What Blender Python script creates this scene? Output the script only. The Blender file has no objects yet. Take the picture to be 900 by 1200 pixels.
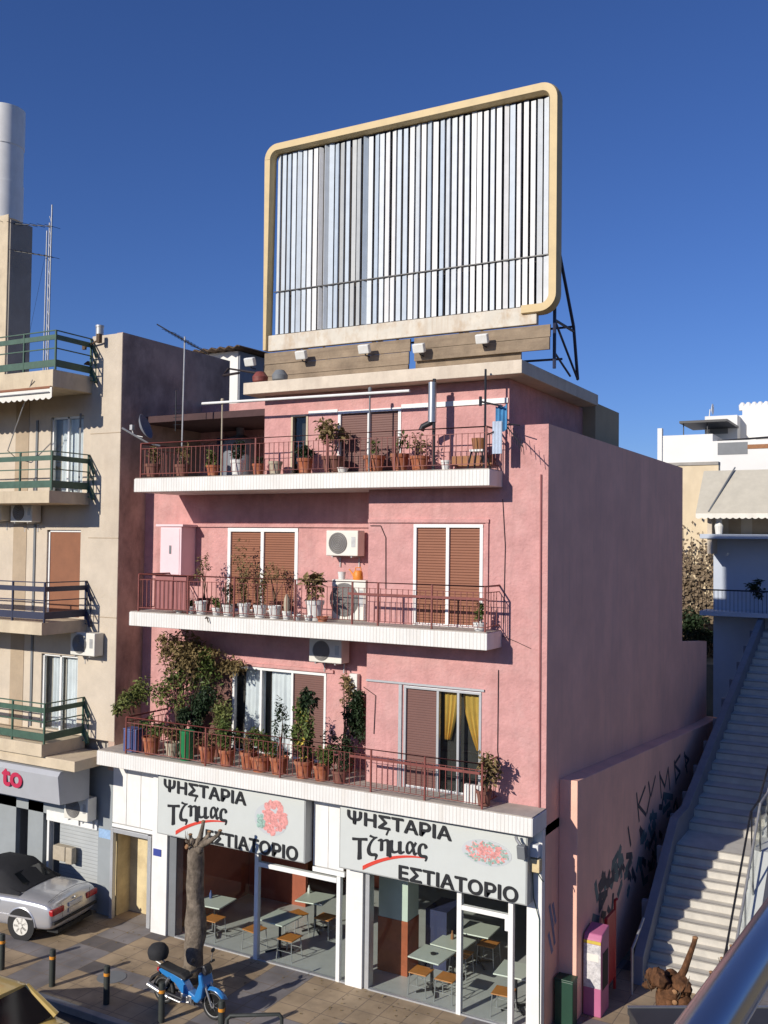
import bpy, bmesh, math, random
from mathutils import Vector, Matrix, Quaternion
S = bpy.context.scene
COL = S.collection
PI = math.pi

# ------------------------------------------------------------------ camera
CAM = Vector((6.3222, -17.7182, 8.9424))
YAW, PITCH, ROLL, FPX = 0.50938, 0.030954, 0.012621, 1143.73
FW = Vector((-math.sin(YAW)*math.cos(PITCH), math.cos(YAW)*math.cos(PITCH), math.sin(PITCH)))
_R = Vector((math.cos(YAW), math.sin(YAW), 0)); _U = _R.cross(FW)
RT = _R*math.cos(ROLL)+_U*math.sin(ROLL); UP = -_R*math.sin(ROLL)+_U*math.cos(ROLL)
cd = bpy.data.cameras.new('camera'); cam = bpy.data.objects.new('camera', cd); COL.objects.link(cam)
cd.sensor_fit = 'VERTICAL'; cd.sensor_height = 36; cd.lens = 36*FPX/1200
cd.clip_start = 0.05; cd.clip_end = 3000
m = Matrix((RT, UP, -FW)).transposed().to_4x4(); m.translation = CAM
cam.matrix_world = m
S.camera = cam

# ------------------------------------------------------------------ light
SUN_DIR = Vector((0.32, 1.0, -0.45)).normalized()      # the way the sunlight travels
elev = math.asin(-SUN_DIR.z); rot = math.atan2(-SUN_DIR.x, -SUN_DIR.y)
w = bpy.data.worlds.new('World'); S.world = w; w.use_nodes = True
nt = w.node_tree; nt.nodes.clear()
sky = nt.nodes.new('ShaderNodeTexSky'); sky.sky_type = 'NISHITA'; sky.sun_disc = False
sky.sun_elevation = elev; sky.sun_rotation = rot; sky.altitude = 300; sky.air_density = 1.0; sky.dust_density = 0.25; sky.ozone_density = 3.0
hs = nt.nodes.new('ShaderNodeHueSaturation'); hs.inputs['Saturation'].default_value = 1.05; hs.inputs['Value'].default_value = 1.0
tn = nt.nodes.new('ShaderNodeMix'); tn.data_type = 'RGBA'; tn.blend_type = 'MULTIPLY'; tn.inputs[0].default_value = 1; tn.inputs[7].default_value = (0.64, 0.82, 1.34, 1)
bg = nt.nodes.new('ShaderNodeBackground'); bg.inputs['Strength'].default_value = 0.075
wo = nt.nodes.new('ShaderNodeOutputWorld')
nt.links.new(sky.outputs[0], hs.inputs['Color']); nt.links.new(hs.outputs[0], tn.inputs[6]); nt.links.new(tn.outputs[2], bg.inputs['Color']); nt.links.new(bg.outputs[0], wo.inputs[0])
sl = bpy.data.lights.new('sun', 'SUN'); sl.energy = 4.6; sl.angle = math.radians(0.53); sl.color = (1.0, 0.93, 0.82)
so = bpy.data.objects.new('sun', sl); COL.objects.link(so); so.rotation_euler = SUN_DIR.to_track_quat('-Z', 'Y').to_euler(); so.location = (-10, -30, 30)
S.view_settings.view_transform = 'Standard'; S.view_settings.look = 'None'; S.view_settings.gamma = 1; S.view_settings.use_curve_mapping = False
S.view_settings.exposure = 0.0
S.render.engine = 'CYCLES'
S.cycles.max_bounces = 8; S.cycles.transparent_max_bounces = 16; S.cycles.caustics_reflective = False; S.cycles.caustics_refractive = False

# ------------------------------------------------------------------ survey helpers: photo pixel -> point on a real plane
def _ray(u, v): return FW + RT*((u-450)/FPX) - UP*((v-600)/FPX)
def onY(u, v, y=0.0): d = _ray(u, v); return CAM + d*((y-CAM.y)/d.y)
def onX(u, v, x=0.0): d = _ray(u, v); return CAM + d*((x-CAM.x)/d.x)
def onZ(u, v, z=0.0): d = _ray(u, v); return CAM + d*((z-CAM.z)/d.z)

# ------------------------------------------------------------------ materials
M = {}
def mat(name, col, rough=0.7, var=0.12, scale=3.0, bump=0.0, bscale=40.0, metal=0.0, spec=0.5, dirt=None, dirt_scale=1.2, dirt_amt=0.5, dirt_stretch=(1,1,1), coat=0.0, streak=None, streak_amt=0.5):
    mt = bpy.data.materials.new(name); mt.use_nodes = True; n = mt.node_tree.nodes; l = mt.node_tree.links
    b = n['Principled BSDF']; b.inputs['Roughness'].default_value = rough; b.inputs['Metallic'].default_value = metal
    b.inputs['Specular IOR Level'].default_value = spec; b.inputs['Coat Weight'].default_value = coat
    tc = n.new('ShaderNodeTexCoord')
    nz = n.new('ShaderNodeTexNoise'); nz.inputs['Scale'].default_value = scale; nz.inputs['Detail'].default_value = 6; nz.inputs['Roughness'].default_value = 0.65
    l.new(tc.outputs['Object'], nz.inputs['Vector'])
    rp = n.new('ShaderNodeMapRange'); rp.inputs[1].default_value = 0.3; rp.inputs[2].default_value = 0.7; rp.inputs[3].default_value = 1-var; rp.inputs[4].default_value = 1+var
    l.new(nz.outputs['Fac'], rp.inputs[0])
    mx = n.new('ShaderNodeMix'); mx.data_type = 'RGBA'; mx.blend_type = 'MULTIPLY'; mx.inputs[0].default_value = 1
    mx.inputs[6].default_value = (*col, 1); l.new(rp.outputs[0], mx.inputs[7])
    out = mx.outputs[2]
    if dirt:
        mp = n.new('ShaderNodeMapping'); mp.inputs['Scale'].default_value = dirt_stretch; l.new(tc.outputs['Object'], mp.inputs[0])
        dn = n.new('ShaderNodeTexNoise'); dn.inputs['Scale'].default_value = dirt_scale; dn.inputs['Detail'].default_value = 8; dn.inputs['Roughness'].default_value = 0.7
        l.new(mp.outputs[0], dn.inputs['Vector'])
        dr = n.new('ShaderNodeMapRange'); dr.inputs[1].default_value = 0.48; dr.inputs[2].default_value = 0.75; dr.inputs[3].default_value = 0; dr.inputs[4].default_value = dirt_amt
        l.new(dn.outputs['Fac'], dr.inputs[0])
        m2 = n.new('ShaderNodeMix'); m2.data_type = 'RGBA'; l.new(dr.outputs[0], m2.inputs[0]); l.new(out, m2.inputs[6]); m2.inputs[7].default_value = (*dirt, 1)
        out = m2.outputs[2]
    if streak:
        mp = n.new('ShaderNodeMapping'); mp.inputs['Scale'].default_value = (5, 5, 0.35); l.new(tc.outputs['Object'], mp.inputs[0])
        dn = n.new('ShaderNodeTexNoise'); dn.inputs['Scale'].default_value = 1.0; dn.inputs['Detail'].default_value = 6; dn.inputs['Roughness'].default_value = 0.6
        l.new(mp.outputs[0], dn.inputs['Vector'])
        dr = n.new('ShaderNodeMapRange'); dr.inputs[1].default_value = 0.52; dr.inputs[2].default_value = 0.78; dr.inputs[4].default_value = streak_amt; l.new(dn.outputs['Fac'], dr.inputs[0])
        m3 = n.new('ShaderNodeMix'); m3.data_type = 'RGBA'; l.new(dr.outputs[0], m3.inputs[0]); l.new(out, m3.inputs[6]); m3.inputs[7].default_value = (*streak, 1)
        out = m3.outputs[2]
    l.new(out, b.inputs['Base Color'])
    if bump:
        bn = n.new('ShaderNodeTexNoise'); bn.inputs['Scale'].default_value = bscale; bn.inputs['Detail'].default_value = 5
        l.new(tc.outputs['Object'], bn.inputs['Vector'])
        bp = n.new('ShaderNodeBump'); bp.inputs['Strength'].default_value = bump; bp.inputs['Distance'].default_value = 0.02
        l.new(bn.outputs['Fac'], bp.inputs['Height']); l.new(bp.outputs[0], b.inputs['Normal'])
    M[name] = mt
    return mt
def glass(name, tint, refl=1.0, rough=0.0):
    mt = bpy.data.materials.new(name); mt.use_nodes = True; n = mt.node_tree.nodes; l = mt.node_tree.links
    n.remove(n['Principled BSDF'])
    t = n.new('ShaderNodeBsdfTransparent'); t.inputs[0].default_value = (*tint, 1)
    g = n.new('ShaderNodeBsdfGlossy'); g.inputs['Roughness'].default_value = rough; g.inputs[0].default_value = (refl, refl, refl, 1)
    f = n.new('ShaderNodeFresnel'); f.inputs[0].default_value = 1.5
    ge = n.new('ShaderNodeNewGeometry'); iv = n.new('ShaderNodeMath'); iv.operation = 'SUBTRACT'; iv.inputs[0].default_value = 1; l.new(ge.outputs['Backfacing'], iv.inputs[1])
    mu = n.new('ShaderNodeMath'); mu.operation = 'MULTIPLY'; l.new(f.outputs[0], mu.inputs[0]); l.new(iv.outputs[0], mu.inputs[1])
    mx = n.new('ShaderNodeMixShader'); l.new(mu.outputs[0], mx.inputs[0]); l.new(t.outputs[0], mx.inputs[1]); l.new(g.outputs[0], mx.inputs[2])
    l.new(mx.outputs[0], n['Material Output'].inputs[0]); M[name] = mt
def stripes(name, col, dark, axis, period, duty=0.12, rough=0.6, bump=0.4, var=0.06, dirt=None, dirt_amt=0.4, dirt_scale=2.0, dirt_stretch=(1,1,1), streak=None, streak_amt=0.5):
    """ribbed cladding / roller shutter slats: fine grooves along one axis"""
    mt = mat(name, col, rough, var, 2.0, 0, streak=streak, streak_amt=streak_amt, dirt=dirt, dirt_amt=dirt_amt, dirt_scale=dirt_scale, dirt_stretch=dirt_stretch); n = mt.node_tree.nodes; l = mt.node_tree.links
    b = n['Principled BSDF']; src = b.inputs['Base Color'].links[0].from_socket
    tc = [q for q in n if q.bl_idname == 'ShaderNodeTexCoord'][0]
    sp = n.new('ShaderNodeSeparateXYZ'); l.new(tc.outputs['Object'], sp.inputs[0])
    d = n.new('ShaderNodeMath'); d.operation = 'DIVIDE'; d.inputs[1].default_value = period; l.new(sp.outputs[axis], d.inputs[0])
    fr = n.new('ShaderNodeMath'); fr.operation = 'FRACT'; l.new(d.outputs[0], fr.inputs[0])
    pp = n.new('ShaderNodeMath'); pp.operation = 'PINGPONG'; pp.inputs[1].default_value = 0.5; l.new(fr.outputs[0], pp.inputs[0])
    mr = n.new('ShaderNodeMapRange'); mr.inputs[1].default_value = 0; mr.inputs[2].default_value = duty; l.new(pp.outputs[0], mr.inputs[0])
    mx = n.new('ShaderNodeMix'); mx.data_type = 'RGBA'; l.new(mr.outputs[0], mx.inputs[0]); mx.inputs[6].default_value = (*dark, 1); l.new(src, mx.inputs[7])
    l.new(mx.outputs[2], b.inputs['Base Color'])
    bp = n.new('ShaderNodeBump'); bp.inputs['Strength'].default_value = bump; bp.inputs['Distance'].default_value = 0.01
    l.new(mr.outputs[0], bp.inputs['Height']); l.new(bp.outputs[0], b.inputs['Normal'])
    return mt

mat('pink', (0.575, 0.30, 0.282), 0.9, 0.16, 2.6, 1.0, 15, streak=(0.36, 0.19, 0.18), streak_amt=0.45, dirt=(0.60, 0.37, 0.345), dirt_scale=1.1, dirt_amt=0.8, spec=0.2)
mat('pink_side', (0.90, 0.51, 0.39), 0.9, 0.1, 0.8, 0.35, 30, streak=(0.48, 0.30, 0.25), streak_amt=0.25, dirt=(0.72, 0.42, 0.34), dirt_scale=0.7, dirt_amt=0.6, dirt_stretch=(1, 1, 0.35), spec=0.2)  # front paint lightened; fill light on the shaded side is put in the colour
mat('beige', (0.58, 0.50, 0.40), 0.9, 0.1, 1.5, 0.35, 35, dirt=(0.42, 0.33, 0.25), dirt_scale=0.8, dirt_amt=0.55, dirt_stretch=(1, 1, 0.3), spec=0.2)
mat('beige_trim', (0.60, 0.50, 0.36), 0.9, 0.12, 2, 0.3, 30, dirt=(0.35, 0.27, 0.2), dirt_scale=1.5, dirt_amt=0.6, dirt_stretch=(1, 1, 0.3), spec=0.2)
mat('beige_band', (0.42, 0.33, 0.235), 0.9, 0.1, 2, 0.3, 30, spec=0.2)
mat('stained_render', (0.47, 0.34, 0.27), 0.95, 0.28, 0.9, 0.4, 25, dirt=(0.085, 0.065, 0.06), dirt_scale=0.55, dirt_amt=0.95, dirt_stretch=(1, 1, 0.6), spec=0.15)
stripes('fascia', (0.76, 0.74, 0.70), (0.52, 0.50, 0.46), 'X', 0.075, 0.1, 0.6, 0.5, streak=(0.50, 0.43, 0.34), streak_amt=0.4, dirt=(0.6, 0.56, 0.5), dirt_amt=0.45, dirt_scale=2.5, dirt_stretch=(1, 1, 0.2))
mat('slab_top', (0.42, 0.38, 0.33), 0.9, 0.15, 4)
mat('roof_slab', (0.66, 0.57, 0.46), 0.9, 0.1, 3, 0.3, 30, dirt=(0.42, 0.33, 0.26), dirt_scale=2.5, dirt_amt=0.5, dirt_stretch=(1, 1, 0.25), spec=0.2)
mat('rail_red', (0.20, 0.05, 0.04), 0.55, 0.3, 12)
mat('white_frame', (0.80, 0.80, 0.78), 0.45, 0.05, 5)
mat('alu', (0.5, 0.51, 0.52), 0.4, 0.06, 5, metal=0.4)
stripes('shutter_rust', (0.27, 0.10, 0.05), (0.09, 0.03, 0.018), 'Z', 0.055, 0.16, 0.6, 0.7)
stripes('shutter_dark', (0.165, 0.075, 0.06), (0.10, 0.045, 0.04), 'Z', 0.05, 0.14, 0.6, 0.5)
mat('shutter_brown', (0.24, 0.095, 0.045), 0.7, 0.1, 3)
mat('curtain_white', (0.72, 0.74, 0.76), 0.9, 0.1, 2)
mat('curtain_yellow', (0.72, 0.42, 0.08), 0.9, 0.12, 4)
mat('dark', (0.015, 0.014, 0.015), 0.8, 0.1)
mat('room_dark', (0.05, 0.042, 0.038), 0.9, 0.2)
mat('black_metal', (0.02, 0.02, 0.024), 0.45, 0.15, 8)
mat('navy_metal', (0.03, 0.035, 0.07), 0.5, 0.15, 8)
mat('green_metal', (0.05, 0.105, 0.072), 0.55, 0.2, 6)
glass('glass', (0.86, 0.90, 0.90)); glass('glass_dark', (0.25, 0.28, 0.32), 0.9); glass('glass_clear', (0.94, 0.96, 0.96))
glass('glass_green', (0.95, 0.975, 0.965), 0.8)
mat('white_paint', (0.80, 0.79, 0.76), 0.55, 0.06, 3, dirt=(0.55, 0.52, 0.48), dirt_scale=2, dirt_amt=0.4, dirt_stretch=(1, 1, 0.3))
mat('sign_grey', (0.56, 0.585, 0.56), 0.45, 0.03, 2)
mat('sign_side', (0.33, 0.34, 0.33), 0.5, 0.05, 3)
mat('ink', (0.012, 0.013, 0.016), 0.5, 0.0)
mat('red_paint', (0.62, 0.05, 0.03), 0.5, 0.05)
mat('crimson', (0.48, 0.02, 0.07), 0.5, 0.05)
mat('bill_frame', (0.58, 0.43, 0.21), 0.55, 0.06, 3, dirt=(0.36, 0.26, 0.14), dirt_scale=2, dirt_amt=0.4)
for i, c in enumerate([(0.70, 0.70, 0.70), (0.58, 0.62, 0.66), (0.45, 0.52, 0.60), (0.40, 0.42, 0.43)]):
    mat('louvre%d' % i, c, 0.5, 0.08, 4, dirt=(0.5, 0.46, 0.4), dirt_scale=2.5, dirt_amt=0.35, dirt_stretch=(1, 1, 0.15))
mat('bill_skirt', (0.62, 0.57, 0.48), 0.7, 0.1, 3, streak=(0.36, 0.22, 0.11), streak_amt=0.6, dirt=(0.40, 0.24, 0.10), dirt_scale=2.6, dirt_amt=0.8, dirt_stretch=(1, 1, 0.7))
mat('planks', (0.27, 0.205, 0.14), 0.9, 0.3, 2.2, 0.4, 20, dirt=(0.16, 0.11, 0.075), dirt_scale=3, dirt_amt=0.7, dirt_stretch=(0.25, 1, 3))
mat('concrete', (0.32, 0.30, 0.27), 0.95, 0.2, 2, 0.4, 30)
mat('shaft_grey', (0.30, 0.27, 0.235), 0.9, 0.15, 1.5, 0.3, 30)
mat('asphalt', (0.055, 0.053, 0.052), 0.95, 0.25, 6, 0.4, 120)
mat('terracotta', (0.38, 0.115, 0.05), 0.85, 0.2, 5, dirt=(0.42, 0.27, 0.19), dirt_scale=6, dirt_amt=0.7)
mat('pot_brown', (0.20, 0.085, 0.06), 0.8, 0.15, 6)
mat('pot_white', (0.72, 0.72, 0.69), 0.6, 0.08, 5, dirt=(0.4, 0.36, 0.3), dirt_scale=4, dirt_amt=0.5)
mat('pot_stone', (0.42, 0.36, 0.27), 0.85, 0.15, 8)
mat('soil', (0.05, 0.035, 0.025), 1, 0.2)
mat('plastic_green', (0.02, 0.22, 0.08), 0.45, 0.05)
mat('plastic_blue', (0.07, 0.10, 0.25), 0.5, 0.08)
mat('leaf_dark', (0.022, 0.042, 0.016), 0.6, 0.35, 9, spec=0.35)
mat('leaf_mid', (0.095, 0.13, 0.03), 0.6, 0.35, 9, spec=0.35)
mat('leaf_light', (0.16, 0.18, 0.05), 0.6, 0.35, 9, spec=0.35)
mat('leaf_dry', (0.21, 0.155, 0.07), 0.8, 0.3, 9, spec=0.2)
mat('leaf_ivy', (0.20, 0.15, 0.10), 0.8, 0.35, 5, spec=0.2)
mat('flower_pink', (0.55, 0.18, 0.2), 0.7, 0.15)
mat('flower_yellow', (0.6, 0.45, 0.07), 0.7, 0.15)
mat('stem', (0.10, 0.065, 0.04), 0.9, 0.25, 12)
mat('bark', (0.185, 0.15, 0.115), 0.95, 0.5, 7, 1.0, 16, dirt=(0.06, 0.047, 0.037), dirt_scale=5, dirt_amt=0.9, dirt_stretch=(1, 1, .45), spec=0.2)
mat('bark_rust', (0.125, 0.058, 0.028), 0.95, 0.6, 9, 1.0, 18, dirt=(0.05, 0.028, 0.018), dirt_scale=6, dirt_amt=0.95, spec=0.2)
mat('cut_wood', (0.30, 0.16, 0.075), 0.9, 0.25, 14)
mat('ac_white', (0.72, 0.70, 0.63), 0.55, 0.05, 4)
mat('ac_grille', (0.16, 0.15, 0.14), 0.6, 0.1, 4)
mat('steel', (0.48, 0.48, 0.48), 0.35, 0.1, 8, metal=0.8)
mat('galv', (0.42, 0.42, 0.42), 0.5, 0.15, 8, metal=0.5)
mat('orange_plastic', (0.75, 0.25, 0.03), 0.5, 0.06)
mat('cabinet_pink', (0.84, 0.60, 0.62), 0.5, 0.04)
mat('panel_maroon', (0.33, 0.125, 0.12), 0.7, 0.12, 3)
mat('cloth_blue', (0.06, 0.22, 0.42), 0.9, 0.2, 8)
mat('cloth_light', (0.55, 0.62, 0.72), 0.9, 0.1, 8)
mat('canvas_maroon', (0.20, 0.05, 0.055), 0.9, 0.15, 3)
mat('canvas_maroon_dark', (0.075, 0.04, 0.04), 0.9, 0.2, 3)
mat('canvas_cream', (0.50, 0.465, 0.385), 0.9, 0.08, 3)
mat('canvas_white', (0.74, 0.71, 0.64), 0.9, 0.08, 3)
mat('wood', (0.30, 0.13, 0.05), 0.7, 0.2, 6)
mat('seat_orange', (0.52, 0.20, 0.045), 0.5, 0.15, 6)
mat('table_top', (0.60, 0.63, 0.55), 0.4, 0.04, 4)
mat('shop_floor', (0.53, 0.535, 0.52), 0.35, 0.08, 3)
mat('shop_wall', (0.42, 0.11, 0.06), 0.7, 0.15, 2)
mat('shop_wall_grey', (0.21, 0.22, 0.21), 0.8, 0.1, 2)
mat('shop_ceiling', (0.35, 0.33, 0.30), 0.9, 0.05)
mat('wainscot', (0.36, 0.09, 0.035), 0.6, 0.2, 5)
mat('pale_green', (0.55, 0.62, 0.54), 0.7, 0.05)
mat('blue_paint', (0.025, 0.03, 0.085), 0.6, 0.15)
mat('yellow_wall', (0.66, 0.54, 0.31), 0.8, 0.15, 2, dirt=(0.3, 0.2, 0.1), dirt_scale=1.4, dirt_amt=0.6)
mat('grey_panel', (0.29, 0.315, 0.325), 0.6, 0.06, 2)
mat('mid_grey', (0.17, 0.18, 0.19), 0.6, 0.08, 3)
mat('car_silver', (0.56, 0.56, 0.575), 0.3, 0.02, 4, metal=0.55, coat=0.6)
mat('car_yellow', (0.60, 0.42, 0.12), 0.35, 0.03, 4, coat=0.5)
mat('car_glass', (0.012, 0.014, 0.016), 0.08, 0.0)
mat('soft_top', (0.018, 0.018, 0.02), 0.85, 0.2, 10)
mat('rubber', (0.018, 0.018, 0.018), 0.8, 0.1, 8)
mat('tail_red', (0.40, 0.015, 0.02), 0.25, 0.05)
mat('tail_amber', (0.65, 0.22, 0.08), 0.3, 0.05)
mat('bike_blue', (0.03, 0.20, 0.50), 0.25, 0.03, 4, coat=0.6)
mat('bollard', (0.035, 0.04, 0.035), 0.6, 0.2, 8)
mat('band_orange', (0.70, 0.28, 0.03), 0.5, 0.08)
mat('box_green', (0.01, 0.05, 0.03), 0.5, 0.1)
mat('box_pink', (0.46, 0.13, 0.25), 0.55, 0.08)
mat('sticker', (0.60, 0.58, 0.58), 0.7, 0.25, 14, dirt=(0.16, 0.16, 0.2), dirt_scale=9, dirt_amt=0.8)
mat('box_red', (0.45, 0.015, 0.02), 0.4, 0.05)
mat('stair_stone', (0.56, 0.53, 0.47), 0.85, 0.12, 2.5, dirt=(0.4, 0.38, 0.35), dirt_scale=3, dirt_amt=0.5)
mat('stair_side', (0.20, 0.215, 0.25), 0.7, 0.12, 2)
mat('far_white', (0.74, 0.73, 0.70), 0.8, 0.05, 0.5)
mat('far_beige', (0.70, 0.58, 0.40), 0.9, 0.14, 0.5, 0.2, 10, dirt=(0.45, 0.34, 0.22), dirt_scale=0.5, dirt_amt=0.5, dirt_stretch=(1, 1, 0.3))
mat('far_blue', (0.47, 0.52, 0.60), 0.85, 0.07, 0.6)
mat('olive_wall', (0.42, 0.33, 0.20), 0.9, 0.1, 1)
mat('kiosk_metal', (0.06, 0.058, 0.06), 0.45, 0.1, 4, metal=0.3)
mat('tube_steel', (0.23, 0.24, 0.29), 0.2, 0.06, 3, metal=0.85)
mat('graffiti_dark', (0.085, 0.07, 0.075), 0.8, 0.25, 6)
mat('graffiti_green', (0.16, 0.19, 0.175), 0.85, 0.3, 4)
mat('graffiti_blue', (0.22, 0.23, 0.33), 0.85, 0.3, 4)
mat('meat_pink', (0.66, 0.28, 0.26), 0.6, 0.4, 18)
mat('salad', (0.28, 0.42, 0.36), 0.6, 0.5, 22)
mat('plate', (0.50, 0.52, 0.53), 0.5, 0.05)
mat('blue_sign', (0.04, 0.06, 0.28), 0.5, 0.05)
mat('sky_paper', (0.28, 0.42, 0.62), 0.6, 0.2, 10)
mat('lightbox', (0.40, 0.41, 0.43), 0.5, 0.04)
mat('earth', (0.22, 0.19, 0.13), 0.95, 0.3, 1.5, 0.5, 12, spec=0.2)
mat('paper', (0.75, 0.76, 0.78), 0.7, 0.08)
mat('cable', (0.03, 0.02, 0.02), 0.7, 0.1)

def paving():
    mt = bpy.data.materials.new('paving'); mt.use_nodes = True; n = mt.node_tree.nodes; l = mt.node_tree.links
    b = n['Principled BSDF']; b.inputs['Roughness'].default_value = 0.85; b.inputs['Specular IOR Level'].default_value = 0.3
    tc = n.new('ShaderNodeTexCoord'); sp = n.new('ShaderNodeSeparateXYZ'); l.new(tc.outputs['Object'], sp.inputs[0])
    def mth(op, a, bb=None):
        q = n.new('ShaderNodeMath'); q.operation = op
        for i, v in enumerate((a, bb)):
            if v is None: continue
            if isinstance(v, (int, float)): q.inputs[i].default_value = v
            else: l.new(v, q.inputs[i])
        return q.outputs[0]
    T = 0.5
    tx = mth('DIVIDE', sp.outputs[0], T); ty = mth('DIVIDE', sp.outputs[1], T)
    fx = mth('FLOOR', tx); fy = mth('FLOOR', ty)
    cx = n.new('ShaderNodeCombineXYZ'); l.new(fx, cx.inputs[0]); l.new(fy, cx.inputs[1])
    wn = n.new('ShaderNodeTexWhiteNoise'); l.new(cx.outputs[0], wn.inputs[0])
    # bands: panels of 7 x 5 tiles framed by two rows of grey tiles
    bx = mth('LESS_THAN', mth('FLOORED_MODULO', mth('ADD', fx, 3), 9), 2)
    by = mth('LESS_THAN', mth('FLOORED_MODULO', mth('ADD', fy, 5), 6), 1)
    band = mth('MAXIMUM', bx, by)
    odd = mth('GREATER_THAN', wn.outputs[0], 0.965)
    cr = n.new('ShaderNodeMix'); cr.data_type = 'RGBA'; l.new(wn.outputs[0], cr.inputs[0]); cr.inputs[6].default_value = (0.37, 0.275, 0.175, 1); cr.inputs[7].default_value = (0.44, 0.335, 0.22, 1)
    c2 = n.new('ShaderNodeMix'); c2.data_type = 'RGBA'; l.new(band, c2.inputs[0]); l.new(cr.outputs[2], c2.inputs[6]); c2.inputs[7].default_value = (0.235, 0.215, 0.21, 1)
    c3 = n.new('ShaderNodeMix'); c3.data_type = 'RGBA'; l.new(odd, c3.inputs[0]); l.new(c2.outputs[2], c3.inputs[6]); c3.inputs[7].default_value = (0.13, 0.115, 0.11, 1)
    nz = n.new('ShaderNodeTexNoise'); nz.inputs['Scale'].default_value = 1.7; nz.inputs['Detail'].default_value = 8; l.new(tc.outputs['Object'], nz.inputs[0])
    rp = n.new('ShaderNodeMapRange'); rp.inputs[1].default_value = 0.3; rp.inputs[2].default_value = 0.7; rp.inputs[3].default_value = 0.68; rp.inputs[4].default_value = 1.15; l.new(nz.outputs['Fac'], rp.inputs[0])
    mx = n.new('ShaderNodeMix'); mx.data_type = 'RGBA'; mx.blend_type = 'MULTIPLY'; mx.inputs[0].default_value = 1; l.new(c3.outputs[2], mx.inputs[6]); l.new(rp.outputs[0], mx.inputs[7])
    n2 = n.new('ShaderNodeTexNoise'); n2.inputs['Scale'].default_value = 0.55; n2.inputs['Detail'].default_value = 10; n2.inputs['Roughness'].default_value = 0.75; l.new(tc.outputs['Object'], n2.inputs[0])
    r2 = n.new('ShaderNodeMapRange'); r2.inputs[1].default_value = 0.52; r2.inputs[2].default_value = 0.72; r2.inputs[4].default_value = 0.65; l.new(n2.outputs['Fac'], r2.inputs[0])
    n3 = n.new('ShaderNodeTexVoronoi'); n3.inputs['Scale'].default_value = 3.2; l.new(tc.outputs['Object'], n3.inputs[0]); sp3 = mth('MULTIPLY', mth('LESS_THAN', n3.outputs['Distance'], 0.075), 0.5)
    ms = n.new('ShaderNodeMix'); ms.data_type = 'RGBA'; l.new(mth('MAXIMUM', r2.outputs[0], sp3), ms.inputs[0]); l.new(mx.outputs[2], ms.inputs[6]); ms.inputs[7].default_value = (0.10, 0.085, 0.07, 1); mx = ms
    jx = mth('PINGPONG', mth('FRACT', tx), 0.5); jy = mth('PINGPONG', mth('FRACT', ty), 0.5)
    jt = mth('LESS_THAN', mth('MINIMUM', jx, jy), 0.018)
    m4 = n.new('ShaderNodeMix'); m4.data_type = 'RGBA'; l.new(jt, m4.inputs[0]); l.new(mx.outputs[2], m4.inputs[6]); m4.inputs[7].default_value = (0.20, 0.155, 0.115, 1)
    l.new(m4.outputs[2], b.inputs['Base Color'])
    bp = n.new('ShaderNodeBump'); bp.inputs['Strength'].default_value = 0.3; bp.inputs['Distance'].default_value = 0.01; bp.invert = True
    l.new(jt, bp.inputs['Height']); l.new(bp.outputs[0], b.inputs['Normal'])
    M['paving'] = mt
paving()

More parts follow.
